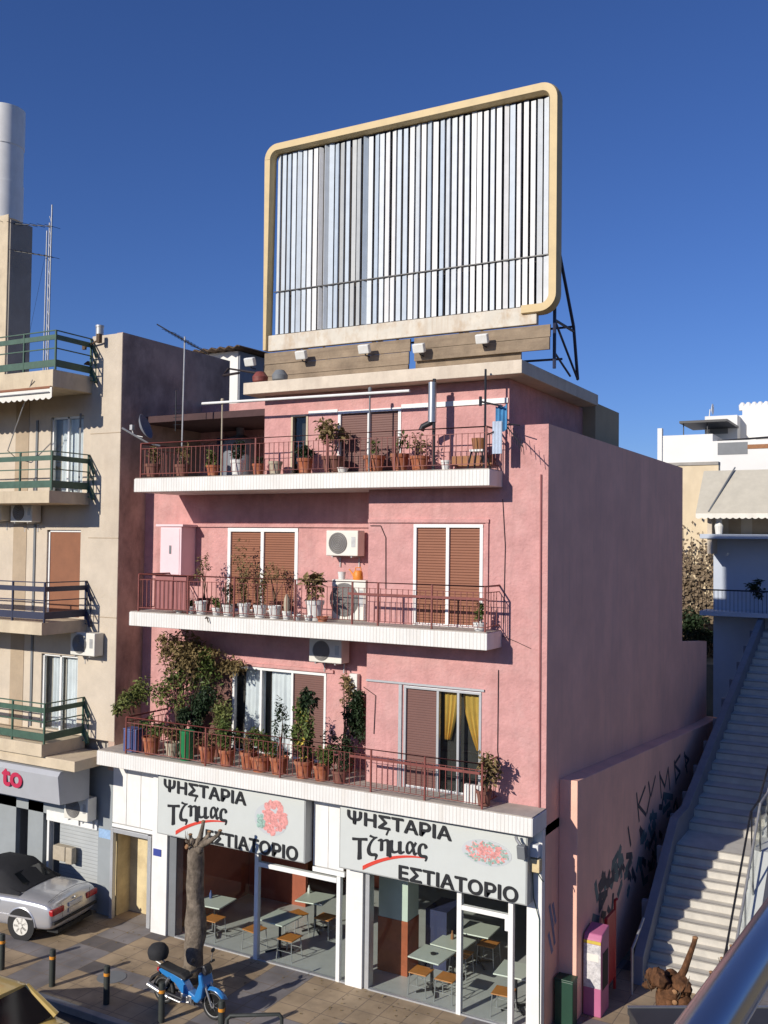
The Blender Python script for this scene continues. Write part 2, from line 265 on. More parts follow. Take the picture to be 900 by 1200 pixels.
# ------------------------------------------------------------------ mesh builder
class MB:
    def __init__(s): s.bm = bmesh.new()
    def box(s, x0, x1, y0, y1, z0, z1):
        v = [s.bm.verts.new((x, y, z)) for z in (z0, z1) for x, y in ((x0, y0), (x1, y0), (x1, y1), (x0, y1))]
        for f in ((3, 2, 1, 0), (4, 5, 6, 7), (0, 1, 5, 4), (1, 2, 6, 5), (2, 3, 7, 6), (3, 0, 4, 7)): s.bm.faces.new([v[i] for i in f])
        return s
    def cbox(s, c, size, rz=0, rx=0, ry=0):
        R = (Matrix.Rotation(rz, 3, 'Z') @ Matrix.Rotation(ry, 3, 'Y') @ Matrix.Rotation(rx, 3, 'X'))
        hx, hy, hz = size[0]/2, size[1]/2, size[2]/2; c = Vector(c)
        v = [s.bm.verts.new(c + R @ Vector(p)) for p in ((-hx, -hy, -hz), (hx, -hy, -hz), (hx, hy, -hz), (-hx, hy, -hz), (-hx, -hy, hz), (hx, -hy, hz), (hx, hy, hz), (-hx, hy, hz))]
        for f in ((3, 2, 1, 0), (4, 5, 6, 7), (0, 1, 5, 4), (1, 2, 6, 5), (2, 3, 7, 6), (3, 0, 4, 7)): s.bm.faces.new([v[i] for i in f])
        return s
    def tube(s, pts, r, n=8, caps=True):
        pts = [Vector(p) for p in pts]; N = len(pts)
        rs = r if isinstance(r, (list, tuple)) else [r]*N
        rings = []; prev = None
        for i, p in enumerate(pts):
            if i == 0: t = pts[1]-pts[0]
            elif i == N-1: t = pts[-1]-pts[-2]
            else: t = (pts[i+1]-p).normalized()+(p-pts[i-1]).normalized()
            t.normalize()
            if prev is None:
                a = Vector((0, 0, 1)) if abs(t.z) < 0.9 else Vector((1, 0, 0)); u = t.cross(a).normalized()
            else: u = (prev - t*prev.dot(t)).normalized()
            prev = u; vv = t.cross(u)
            rings.append([s.bm.verts.new(p + (u*math.cos(2*PI*k/n)+vv*math.sin(2*PI*k/n))*rs[i]) for k in range(n)])
        for i in range(N-1):
            for k in range(n): s.bm.faces.new((rings[i][k], rings[i][(k+1) % n], rings[i+1][(k+1) % n], rings[i+1][k]))
        if caps:
            s.bm.faces.new(rings[0][::-1]); s.bm.faces.new(rings[-1])
        return s
    def lathe(s, prof, c=(0, 0, 0), n=16, axis='Z', sx=1, sy=1):
        c = Vector(c); rings = []
        def P(r, h, a):
            x, y = r*math.cos(a)*sx, r*math.sin(a)*sy
            return c + (Vector((x, y, h)) if axis == 'Z' else Vector((x, h, y)) if axis == 'Y' else Vector((h, x, y)))
        for r, h in prof:
            rings.append([s.bm.verts.new(P(max(r, 1e-4), h, 2*PI*k/n)) for k in range(n)])
        for i in range(len(prof)-1):
            for k in range(n):
                f = (rings[i][k], rings[i][(k+1) % n], rings[i+1][(k+1) % n], rings[i+1][k])
                s.bm.faces.new(f if axis != 'Y' else f[::-1])
        s.bm.faces.new(rings[0][::-1] if axis != 'Y' else rings[0]); s.bm.faces.new(rings[-1] if axis != 'Y' else rings[-1][::-1])
        return s
    def ball(s, c, r, n=10, sc=(1, 1, 1), jit=0, rng=None):
        res = bmesh.ops.create_uvsphere(s.bm, u_segments=n, v_segments=max(6, n//2+2), radius=r)
        for v in res['verts']:
            k = 1+(rng.uniform(-jit, jit) if rng else 0)
            v.co = Vector((v.co.x*sc[0]*k, v.co.y*sc[1]*k, v.co.z*sc[2]*k))+Vector(c)
        return s
    def prism(s, poly, d, axis='Y', off=0.0):
        """polygon in two axes extruded along the third from off to off+d"""
        def P(a, b, h): return (a, h, b) if axis == 'Y' else (h, a, b) if axis == 'X' else (a, b, h)
        v0 = [s.bm.verts.new(P(a, b, off)) for a, b in poly]; v1 = [s.bm.verts.new(P(a, b, off+d)) for a, b in poly]
        n = len(poly)
        s.bm.faces.new(v0); s.bm.faces.new(v1[::-1])
        for i in range(n): s.bm.faces.new((v0[i], v1[i], v1[(i+1) % n], v0[(i+1) % n]))
        return s
    def quad(s, a, b, c, d):
        s.bm.faces.new([s.bm.verts.new(p) for p in (a, b, c, d)]); return s
    def sheet(s, x0, x1, z0, z1, y, openings=(), depth=0.16):
        """wall face in plane y with openings (x0,x1,z0,z1) and their reveals"""
        xs = sorted({x0, x1, *[o[0] for o in openings], *[o[1] for o in openings]}); zs = sorted({z0, z1, *[o[2] for o in openings], *[o[3] for o in openings]})
        V = {}
        def g(x, z):
            if (x, z) not in V: V[(x, z)] = s.bm.verts.new((x, y, z))
            return V[(x, z)]
        for i in range(len(xs)-1):
            for j in range(len(zs)-1):
                mx, mz = (xs[i]+xs[i+1])/2, (zs[j]+zs[j+1])/2
                if any(o[0] < mx < o[1] and o[2] < mz < o[3] for o in openings): continue
                s.bm.faces.new((g(xs[i], zs[j]), g(xs[i+1], zs[j]), g(xs[i+1], zs[j+1]), g(xs[i], zs[j+1])))
        for a, b, c, d in openings:
            yb = y+depth
            s.quad((a, y, c), (a, yb, c), (a, yb, d), (a, y, d)); s.quad((b, y, c), (b, y, d), (b, yb, d), (b, yb, c))
            s.quad((a, y, d), (a, yb, d), (b, yb, d), (b, y, d)); s.quad((a, y, c), (b, y, c), (b, yb, c), (a, yb, c))
        return s
    def leaf(s, p, d, nrm, L, W):
        d = d.normalized(); side = d.cross(nrm)
        if side.length < 1e-3: side = d.cross(Vector((0.3, 0.5, 0.8)))
        side.normalize(); up = side.cross(d)
        a = s.bm.verts.new(p); b = s.bm.verts.new(p+d*L*0.5+side*W*0.5+up*0.06*L); c = s.bm.verts.new(p+d*L-up*0.12*L); e = s.bm.verts.new(p+d*L*0.5-side*W*0.5+up*0.06*L)
        s.bm.faces.new((a, b, c)); s.bm.faces.new((a, c, e))
    def foliage(s, c, rad, n, L, rng, droop=0.2, clumps=7, fill=0.55):
        c = Vector(c); cl = []
        for _ in range(clumps):
            while True:
                q = Vector((rng.uniform(-1, 1), rng.uniform(-1, 1), rng.uniform(-1, 1)))
                if q.length < 1: break
            cl.append((q*0.75, rng.uniform(0.25, fill)))
        for _ in range(n):
            q, r = rng.choice(cl)
            v = Vector((rng.gauss(0, 1), rng.gauss(0, 1), rng.gauss(0, 1))).normalized()*r*rng.random()**0.4
            p = q+v; p = c+Vector((p.x*rad[0], p.y*rad[1], p.z*rad[2]))
            d = Vector((rng.gauss(0, 1), rng.gauss(0, 1), rng.gauss(0, 0.7)-droop))
            k = rng.choice((rng.uniform(0.4, .8), rng.uniform(0.7, 1.1), rng.uniform(1.0, 1.55)))
            s.leaf(p, d, Vector((rng.gauss(0, .6), rng.gauss(0, .6), 1)), L*k, L*0.5*k)
        return s
    def build(s, name, material, parent=None, smooth=False, bevel=0.0):
        me = bpy.data.meshes.new(name); s.bm.normal_update(); s.bm.to_mesh(me); s.bm.free()
        me.materials.append(M[material] if isinstance(material, str) else material)
        if smooth:
            for p in me.polygons: p.use_smooth = True
            me.set_sharp_from_angle(angle=math.radians(40))
        o = bpy.data.objects.new(name, me); COL.objects.link(o)
        if parent: o.parent = parent
        if bevel:
            b = o.modifiers.new('bevel', 'BEVEL'); b.width = bevel; b.segments = 2; b.limit_method = 'ANGLE'
        return o
def boxes(name, m, parent, items, bevel=0.0):
    return [MB().box(*q).build(name, m, parent, bevel=bevel) for q in items]
def tag(o, label=None, cat=None, group=None, kind=None):
    if label: o['label'] = label
    if cat: o['category'] = cat
    if group: o['group'] = group
    if kind: o['kind'] = kind
    return o
def thing(name, label, cat, loc=(0, 0, 0), rz=0, group=None):
    o = bpy.data.objects.new(name, None); COL.objects.link(o); o.location = loc; o.rotation_euler = (0, 0, rz); o.empty_display_size = 0.2
    return tag(o, label, cat, group)
def dup(o, loc=None, rz=None, label=None, parent=None):
    c = o.copy(); COL.objects.link(c)
    if parent: c.parent = parent
    if loc is not None: c.location = loc
    if rz is not None: c.rotation_euler = (0, 0, rz)
    if label: c['label'] = label
    for ch in o.children: dup(ch, parent=c)
    return c
def text_mesh(txt, size, offset=0.0, extrude=0.006, shear=0.0, res=4):
    cu = bpy.data.curves.new('t', 'FONT'); cu.body = txt; cu.size = size; cu.offset = offset; cu.extrude = extrude; cu.shear = shear; cu.resolution_u = res
    ob = bpy.data.objects.new('t', cu); COL.objects.link(ob)
    dg = bpy.context.evaluated_depsgraph_get(); dg.update()
    ev = ob.evaluated_get(dg); me = bpy.data.meshes.new_from_object(ev)
    bpy.data.objects.remove(ob); bpy.data.curves.remove(cu)
    return me
def text_on_wall(name, txt, x0, x1, z0, z1, y, material, parent, offset=0.0, tilt=0.0, bold=0.0):
    """letters standing on a wall facing -y, stretched to the box x0..x1, z0..z1"""
    me = text_mesh(txt, 1.0, offset)
    xs = [v.co.x for v in me.vertices]; ys = [v.co.y for v in me.vertices]
    a, b, c, d = min(xs), max(xs), min(ys), max(ys)
    for v in me.vertices:
        fx = (v.co.x-a)/(b-a); X = x0+fx*(x1-x0); Z = z0+(v.co.y-c)/(d-c)*(z1-z0)+tilt*(fx-0.5)*(x1-x0)
        v.co = Vector((X, y-v.co.z-0.008, Z))
    if bold:
        bb = bmesh.new()
        for k, (dx, dz) in enumerate(((0, 0), (-1, 0), (1, 0), (-.5, .8), (.5, -.8))):
            n0 = len(bb.verts); bb.from_mesh(me); bb.verts.ensure_lookup_table()
            for v in bb.verts[n0:]: v.co += Vector((dx*bold, -.0012*k, dz*bold))
        bb.to_mesh(me); bb.free()
    me.materials.clear(); me.materials.append(M[material]); me.name = name
    o = bpy.data.objects.new(name, me); COL.objects.link(o); o.parent = parent
    return o
G0 = -0.2        # pavement level
RNG = random.Random(7)

# ================================================================== setting: ground
mb = MB(); mb.box(-400, 400, -400, 600, -1.0, G0-0.13); tag(mb.build('road', 'asphalt'), kind='structure')
mb = MB(); mb.box(-60, 40, -3.62, 21, -0.9, G0); tag(mb.build('pavement', 'paving'), kind='structure')
mb = MB(); mb.box(-60, 40, -3.78, -3.622, -0.9, G0+0.004); tag(mb.build('kerb', 'concrete', bevel=0.015), kind='structure')
mb = MB(); mb.box(-40, 2.8, 23, 80, -0.5, 4.2); mb.prism([(4.6, G0-.3), (7.5, 1.5), (14, 8.5), (40, 12), (40, -1), (4.6, -1)], 76, 'Y', 4); tag(mb.build('hillside', 'earth'), kind='structure')  # right-hand slope is added out of view to bounce sunlight onto the side wall

# ================================================================== pink corner building
PB = thing('corner_building', 'pink rendered corner building with three balconies above a restaurant', 'building', (0, 0, 0))
REC = 0.90                                   # the left half of the upper floors stands back by this much
Z1, Z2, Z3 = 3.97, 7.27, 10.37               # balcony floor levels
def box_px(u0, u1, v0, v1, y):               # rectangle in the facade from its photo edges (mean heights)
    a = onY(u0, v0, y); b = onY(u1, v1, y); return a.x, b.x, b.z, a.z
# openings measured on the wall planes
ops_r = [(-3.05, -1.33, Z1, 6.03), (-2.87, -1.33, Z2, 9.32)]
ops_l = [(-9.15, -5.50, Z1, 5.98), (-8.35, -6.32, Z2, 9.24)]
pl = onY(313, 478, 0).x-0.06
pw0, pw1 = onY(341, 520, 0).x, onY(361, 520, 0).x
pd0, pd1 = onY(396, 520, 0).x, onY(470, 520, 0).x
ops_p = [(pw0, pw1, Z3, 11.72), (pd0, pd1, Z3, 11.74)]
mb = MB()
mb.sheet(-3.94, 0, 3.60, Z3, 0, ops_r); mb.sheet(-0.81, 0, Z3, 11.24, 0)
mb.sheet(-11.0, -3.94, 3.60, Z3, REC, ops_l)
mb.quad((-3.94, 0, 3.6), (-3.94, 0, Z3), (-3.94, REC, Z3), (-3.94, REC, 3.6))
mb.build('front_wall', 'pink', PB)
mb = MB(); mb.sheet(pl, -0.81, Z3, 12.165, 0, ops_p)
mb.quad((-0.81, 0, Z3), (-0.81, 5, Z3), (-0.81, 5, 12.165), (-0.81, 0, 12.165))
mb.quad((pl, 0, Z3), (pl, 0, 12.165), (pl, 3, 12.165), (pl, 3, Z3))
mb.quad((-11, 3.0, Z3), (pl, 3.0, Z3), (pl, 3.0, 12.6), (-11, 3.0, 12.6))
mb.quad((-11, 5, Z3), (-11, 5, 12.165), (-0.81, 5, 12.165), (-0.81, 5, Z3))
mb.build('penthouse_wall', 'pink', PB)
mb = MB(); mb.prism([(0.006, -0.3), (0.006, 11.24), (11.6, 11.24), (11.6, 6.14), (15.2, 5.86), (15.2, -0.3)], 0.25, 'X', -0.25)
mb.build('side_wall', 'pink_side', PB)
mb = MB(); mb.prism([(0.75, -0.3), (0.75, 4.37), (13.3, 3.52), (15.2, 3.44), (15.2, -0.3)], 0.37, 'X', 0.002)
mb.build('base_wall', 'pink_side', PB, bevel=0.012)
mb = MB(); mb.box(-11, -0.25, 11.35, 11.6, -0.3, 11.2); mb.box(-10.94, -0.26, 0.95, 11.3, 10.15, 10.3); mb.box(-11, -10.95, 4.3, 11.6, 0, 10.2)
mb.build('terrace_roof', 'slab_top', PB)
mb = MB(); mb.box(onY(285, 455, -.45).x, -0.38, -0.45, 4.43, 12.17, 12.43); mb.build('roof_slab', 'roof_slab', PB, bevel=0.012)
mb = MB(); mb.box(-2.2, -0.5, 4.62, 6.6, 10.3, 12.28); mb.build('stairwell_block', 'olive_wall', PB)
# low roof assumed over the left terrace, added to keep the recess dark
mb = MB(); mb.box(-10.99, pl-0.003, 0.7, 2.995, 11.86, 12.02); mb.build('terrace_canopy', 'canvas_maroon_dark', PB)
# balcony slabs
def slab(x0, x1, yf, zt, h, name='balcony_slab'):
    b = MB(); b.box(x0, x1, yf, 0.0-0.003 if x0 > -4 else REC-0.003, zt-h, zt)
    return b
sl_data = [(-10.83, 0.02, -0.75, Z1, .35), (-9.92, -0.92, -0.73, Z2, .335), (-9.92, -0.93, -0.66, Z3, .33)]
for x0, x1, yf, zt, h in sl_data:
    b = MB(); b.prism([(x0, yf), (x1, yf), (x1, -0.004), (-3.944, -0.004), (-3.944, REC-.004), (x0, REC-.004)], h-0.02, 'Z', zt-h)
    o = b.build('balcony_slab', 'fascia', PB, bevel=0.012)
    b = MB(); b.prism([(x0+.02, yf+.02), (x1-.02, yf+.02), (x1-.02, -0.006), (-3.946, -0.006), (-3.946, REC-.006), (x0+.02, REC-.006)], 0.022, 'Z', zt-0.022)
    b.build('floor_screed', 'slab_top', o)
# the terrace floor left of the penthouse
mb = MB(); mb.box(-10.99, pl-.01, REC+.01, 2.99, 10.2, Z3-0.004); mb.build('terrace_floor', 'slab_top', PB)

# railings
def railing(x0, x1, yf, zt, hgt, yl, yr, posts, mid=None, gap=0.125, left=True, right=True):
    b = MB(); rt = 0.016
    top = []
    if left: top.append((x0, yl, zt+hgt))
    top += [(x0, yf, zt+hgt), (x1, yf, zt+hgt)]
    if right: top.append((x1, yr, zt+hgt))
    h = MB(); h.tube(top, 0.022, 6)
    b.tube([(p[0], p[1], zt+0.09) for p in top], 0.012, 5)
    b.tube([(p[0], p[1], zt+hgt-0.12) for p in top], 0.010, 5)
    if mid: b.cbox(((mid[0]+mid[1])/2, yf, mid[2]), (mid[1]-mid[0], 0.02, 0.05))
    n = int((x1-x0)/gap)
    for i in range(n+1):
        x = x0+(x1-x0)*i/n; b.cbox((x, yf, zt+hgt/2-0.01), (0.012, 0.012, hgt-0.20))
    for flag, x, ye in ((left, x0, yl), (right, x1, yr)):
        if flag:
            k = max(2, int(abs(ye-yf)/gap))
            for i in range(1, k): b.cbox((x, yf+(ye-yf)*i/k, zt+hgt/2-0.01), (0.012, 0.012, hgt-0.20))
    for x in posts: b.cbox((x, yf, zt+hgt/2), (0.032, 0.032, hgt))
    o = b.build('railing', 'rail_red', PB); h.build('handrail', 'rail_red', o, smooth=True)
railing(-9.75, -1.02, -0.62, Z3, 0.80, REC, 0, (-9.75, -6.44, -4.6, -3.0, -1.02))
railing(-9.67, -0.98, -0.69, Z2, 0.86, REC, 0, (-9.67, -8.2, -6.9, -5.3, -3.9, -3.3, -2.1, -0.98), mid=(-4.0, -0.98, Z2+0.62))
railing(-9.95, -1.0, -0.71, Z1, 0.84, REC, 0, (-9.95, -7.6, -5.6, -3.4, -2.2, -1.0), mid=(-3.9, -1.05, Z1+0.66))

# doors and windows
def opening(name, x0, x1, z0, z1, y, bays, frame='white_frame', fw=0.06, pane_y=0.06):
    """bays: list of (x0,x1,kind) kind = material of a shutter, or 'glass:curtain'"""
    f = MB()
    xs = [b[0] for b in bays]+[bays[-1][1]]
    f.box(x0, x1, y-0.022, y+0.09, z1-fw, z1-0.002); f.box(x0, x1, y+0.01, y+0.09, z0+0.002, z0+0.05)
    for i, x in enumerate(xs):
        wd = fw if 0 < i < len(xs)-1 else fw
        xa = min(max(x-wd/2, x0), x1-wd); f.box(xa, xa+wd, y-0.018, y+0.088, z0+0.003, z1-0.004)
    o = f.build(name, frame, PB, bevel=0.006)
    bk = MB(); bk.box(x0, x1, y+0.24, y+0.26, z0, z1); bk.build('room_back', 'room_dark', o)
    for a, b, k in bays:
        if k.startswith('glass'):
            g = MB(); g.box(a+.02, b-.02, y+pane_y, y+pane_y+.008, z0+.05, z1-fw); g.build('pane', 'glass_clear' if 'clear' in k else 'glass', o)
        elif k: 
            g = MB(); g.box(a+.02, b-.02, y+0.03, y+0.07, z0+.05, z1-fw-0.01); g.build('shutter', k, o)
    return o
def curtain(o, mat_, pts_top, pts_bot, y, z0, z1, n=26, amp=0.02):
    b = MB(); vs = []
    for i in range(n+1):
        t = i/n; xa = pts_top[0]+(pts_top[1]-pts_top[0])*t; xb = pts_bot[0]+(pts_bot[1]-pts_bot[0])*t
        off = amp*math.sin(t*PI*n/2.2)+amp*.5*math.sin(t*19+1)
        vs.append([b.bm.verts.new((xa+(xb-xa)*k**1.6, y+off*(0.6+0.4*k), z1+(z0-z1)*k)) for k in (0, .2, .4, .6, .8, 1)])
    for i in range(n):
        for j in range(5): b.bm.faces.new((vs[i][j], vs[i+1][j], vs[i+1][j+1], vs[i][j+1]))
    b.build('curtain', mat_, o, smooth=True)
# first balcony, right: one shutter, one open leaf with tied yellow curtains
o = opening('balcony_door', -3.05, -1.33, Z1, 6.03, 0, [(-3.05, -2.28, 'shutter_dark'), (-2.28, -1.83, 'glass'), (-1.83, -1.33, 'glass')], 'alu', 0.055)
curtain(o, 'curtain_yellow', (-2.2, -1.9), (-2.2, -2.06), 0.15, 5.0, 5.95, 14); curtain(o, 'curtain_yellow', (-1.8, -1.38), (-1.50, -1.38), 0.15, 4.85, 5.95, 16)
# first balcony, left: shutters with a curtained window between
o = opening('balcony_door', -9.15, -5.50, Z1, 5.98, REC, [(-9.15, -8.10, 'shutter_dark'), (-8.10, -7.3, 'glass clear'), (-7.3, -6.42, 'glass clear'), (-6.42, -5.50, 'shutter_dark')], 'white_frame', 0.06)
curtain(o, 'curtain_white', (-7.85, -7.28), (-7.9, -7.28), REC+0.15, Z1+.1, 5.9, 22); curtain(o, 'curtain_white', (-7.1, -6.45), (-7.1, -6.45), REC+0.15, Z1+.1, 5.9, 22)
# second balcony
opening('balcony_door', -2.87, -1.33, Z2, 9.32, 0, [(-2.87, -2.1, 'shutter_rust'), (-2.1, -1.33, 'shutter_rust')], 'white_frame', 0.07)
opening('balcony_door', -8.35, -6.32, Z2, 9.24, REC, [(-8.35, -7.33, 'shutter_rust'), (-7.33, -6.32, 'shutter_rust')], 'white_frame', 0.09)
# penthouse
opening('terrace_window', pw0, pw1, Z3, 11.72, 0, [(pw0, pw1, 'glass')], 'beige_trim', 0.05)
pm = (pd0+pd1)/2
opening('balcony_door', pd0, pd1, Z3, 11.74, 0, [(pd0, pm, 'shutter_dark'), (pm, pd1, 'shutter_dark')], 'white_frame', 0.07)
boxes('lintel_strip', 'white_paint', PB, [(pw1+0.01, pd0-0.01, -0.02, -0.003, 11.70, 11.78), (pd1+0.01, -0.83, -0.03, -0.003, 11.69, 11.79)])
# lintel mouldings over the recessed half
boxes('lintel_moulding', 'pink', PB, [(-10.3, -3.96, REC-0.05, REC-0.003, 9.26, 9.33), (-9.3, -5.3, REC-0.05, REC-0.003, 6.0, 6.07), (-3.93, -1.2, -0.045, -0.003, 9.35, 9.42), (-1.27, -1.21, -0.04, -0.003, Z2, 9.34)])
boxes('lintel_strip', 'alu', PB, [(-3.93, -1.27, -0.04, -0.003, 6.05, 6.09), (-3.16, -3.09, -0.035, -0.003, Z1, 6.04)])
# pipes and cables on the front
mb = MB()
for u0, v0, u1, v1, r in ((634, 556, 632, 948, .018),):
    mb.tube([onY(u0, v0, -.02), onY(u1, v1, -.02)], r, 6)
mb.build('drain_pipe', 'panel_maroon', PB)
MB().tube([onY(589, 585, -.015), onY(592, 640, -.015), onY(590, 730, -.015)], .007, 5).build('wall_cable', 'cable', PB)
MB().tube([onY(584, 785, -.015), onY(583, 880, -.015), onY(585, 900, -.02)], .008, 5).build('wall_cable', 'cable', PB)
MB().tube([onY(434, 616, -.015), onY(446, 616, -.02), onY(452, 630, -.015), onY(452, 690, -.015)], .008, 5).build('wall_cable', 'cable', PB)
MB().tube([onY(426, 805, -.015), onY(440, 815, -.02), onY(438, 860, -.015)], .008, 5).build('wall_cable', 'cable', PB)
MB().tube([onY(588, 745, -.015), onY(605, 752, -.02), onY(622, 760, -.015)], .006, 5).build('wall_cable', 'cable', PB)
# graffiti on the side base wall, sprayed strokes
r_ = random.Random(3)
def spray(pts, wd, mat_, name='graffiti', off=0.374):
    for s in pts:
        b = MB(); P = [onX(u, v, off) for u, v in s]
        for i in range(len(P)-1):
            d = (P[i+1]-P[i]); L = d.length
            if L < 1e-4: continue
            d.normalize(); nn = Vector((0, -d.z, d.y))*wd/2; k = off+r_.uniform(0.0, 0.004)
            q = [Vector((k, p.y, p.z)) for p in (P[i]-nn-d*wd*.3, P[i+1]-nn+d*wd*.3, P[i+1]+nn+d*wd*.3, P[i]+nn-d*wd*.3)]
            b.quad(*q)
        b.build(name, mat_, PB)
letters = [[(746, 930), (749, 962)], [(756, 922), (748, 944), (757, 955)], [(760, 917), (762, 932), (758, 952)], [(768, 910), (763, 932)], [(773, 905), (775, 935)], [(773, 908), (779, 922), (783, 900), (785, 925)], [(790, 892), (792, 918)], [(797, 885), (790, 896), (797, 905), (792, 915)], [(802, 882), (805, 905)], [(802, 885), (807, 890), (803, 898)], [(736, 970), (739, 990)]]
spray(letters, 0.09, 'graffiti_dark')
blot = []
for i in range(60):
    u = r_.uniform(696, 792); v = 1075-(u-690)*1.25+r_.uniform(-28, 30)
    blot.append([(u, v), (u+r_.uniform(-4, 5), v+r_.uniform(-14, 14)), (u+r_.uniform(-3, 8), v+r_.uniform(-16, 8))])
spray(blot[:34], 0.16, 'graffiti_green', off=0.3735); spray(blot[34:], 0.14, 'graffiti_dark', off=0.3752)
spray([[(644, 1062), (648, 1085)], [(646, 1075), (650, 1105)], [(643, 1095), (647, 1115)], [(648, 1060), (651, 1080)]], 0.10, 'graffiti_blue', off=0.004)

# ---- ground floor: piers, shopfront, room
YG = -0.12
def pier(u0, u1, name='pier', m='white_paint', z1=3.6, y0=YG-0.08, d=0.35):
    b = MB(); b.box(u0, u1, y0, y0+d, G0-0.05, z1); return b.build(name, m, PB, bevel=0.008)
pier(-9.56, -9.10); pier(-9.07, -8.86, m='mid_grey', y0=YG-0.03, d=0.25); pier(-4.25, -3.85); pier(-3.82, -3.72, m='alu', y0=YG-0.03, d=0.2); pier(-0.30, 0.0, y0=YG-0.06, d=0.17)
mb = MB(); mb.box(-11, 0, -0.02, 0.86, 3.45, 3.63); mb.build('shop_ceiling', 'shop_ceiling', PB)
mb = MB(); mb.box(-9.1, -0.26, 0.2, 7.5, 3.2, 3.3); mb.build('shop_ceiling', 'shop_ceiling', PB)
mb = MB(); mb.box(-9.1, -0.255, -0.10, 7.6, G0-0.1, G0+0.015); mb.build('shop_floor', 'shop_floor', PB)
boxes('shop_wall', 'shop_wall', PB, [(-9.2, -9.08, 0.3, 7.5, G0, 3.3), (-9.07, -6.21, 5.0, 5.1, G0, 3.19)])
boxes('shop_wall', 'shop_wall_grey', PB, [(-6.2, -0.31, 6.4, 6.5, G0, 3.19), (-6.3, -6.205, 5.11, 6.5, G0, 3.19)])
mb = MB(); mb.box(-0.30, -0.252, 0.2, 6.4, G0, 3.3); mb.build('shop_wall', 'shop_wall_grey', PB)
boxes('shop_screen', 'shop_wall', PB, [(-8.85, -8.55, 0.25, 0.5, G0, 3.19), (-9.05, -7.3, 2.9, 3.0, G0, 3.19)])
mb = MB(); mb.box(-4.0, -3.3, 0.75, 1.25, 0.95, 3.2); oc = mb.build('column', 'pale_green', PB)
mb = MB(); mb.box(-4.01, -3.29, 0.74, 1.26, G0, 0.95); mb.build('column_base', 'wainscot', oc)
mb = MB(); mb.box(-3.2, -2.7, 1.4, 2.2, G0, 1.05); mb.build('counter', 'blue_paint', PB)
# glazing frames
xm = [(-6.56, .10), (-4.45, .09), (-1.69, .10), (-0.62, .10)]
SF = bpy.data.objects.new('shopfront', None); COL.objects.link(SF); SF.parent = PB
boxes('mullion', 'white_frame', SF, [(x-wd/2, x+wd/2, YG-0.06, YG+0.05, G0, 3.5) for x, wd in xm], 0.006)
boxes('transom', 'white_frame', SF, [(-6.51, -4.5, YG-0.058, YG+0.045, 1.82, 1.92), (-1.64, -0.67, YG-0.058, YG+0.045, 1.82, 1.91)], 0.006)
boxes('door_closer', 'white_frame', SF, [(-0.74, -0.67, YG-0.056, YG+0.04, 1.6, 1.82)], 0.006)
for a, b in ((-8.86, -6.61), (-6.51, -4.5), (-3.72, -1.74), (-1.64, -0.67)):
    g = MB(); g.box(a, b, YG-0.004, YG+0.004, G0, 3.5); g.build('pane', 'glass_green', SF)
g = MB(); g.box(-4.405, -4.25, YG-0.004, YG+0.004, G0, 3.5); g.build('pane', 'glass_green', SF)
boxes('sill', 'alu', SF, [(-8.86, -4.26, YG-0.05, YG+0.04, G0-.02, G0+0.03), (-3.72, -0.3, YG-0.05, YG+0.04, G0-.02, G0+0.03)])
# entrance to the flats: yellow recess with a grey frame, white ribbed cladding above
boxes('entrance_wall', 'yellow_wall', PB, [(-10.99, -9.62, 0.55, 0.65, G0, 2.1), (-10.99, -10.93, 0.1, 0.549, G0, 2.1), (-9.66, -9.6, 0.25, 0.549, G0, 2.1)])
mb = MB(); mb.box(-10.9, -9.67, 0.1, 0.54, 2.04, 2.15); mb.build('entrance_ceiling', 'yellow_wall', PB)
mb = MB(); mb.box(-10.99, -10.90, -0.09, 0.02, G0, 1.96); mb.box(-9.80, -9.69, -0.09, 0.02, G0, 1.94); mb.box(-10.9, -9.8, -0.088, 0.018, 1.86, 1.96)
EF = mb.build('entrance_frame', 'alu', PB, bevel=0.006)
mb = MB(); mb.box(-10.99, -9.58, -0.04, 0.02, 1.98, 2.06); mb.build('cladding_rail', 'white_frame', PB)
for i in range(4):
    x0 = -10.99+i*0.45; mb = MB(); mb.box(x0, min(x0+0.435, -9.2), -0.03, 0.02, 2.08, 3.6); mb.build('cladding_panel', 'white_paint', PB, bevel=0.004)
mb = MB(); mb.box(-10.96, -9.6, 0.03, 0.05, 2.07, 3.6); mb.build('cladding_back', 'mid_grey', PB)
for i in range(2):
    x0 = -5.05+i*0.38; mb = MB(); mb.box(x0, x0+0.37, -0.24, -0.20, 2.12, 3.6); mb.build('cladding_panel', 'white_paint', PB, bevel=0.004)
mb = MB(); mb.box(-5.05, -4.27, -0.25, -0.19, 2.0, 2.10); mb.build('cladding_rail', 'white_frame', PB)
MBX = MB(); MBX.cbox((-10.15, 0.49, 1.05), (0.28, 0.12, 0.42)); tag(MBX.build('mailbox', 'galv', None, bevel=0.02), 'grey letter box on the yellow wall of the entrance recess', 'letter box')
mb = MB(); mb.box(-9.5, -9.27, YG-0.10, YG-0.082, 1.58, 1.74); o = mb.build('house_number', 'blue_sign'); tag(o, 'small blue house number plate on the white entrance pier', 'number plate')

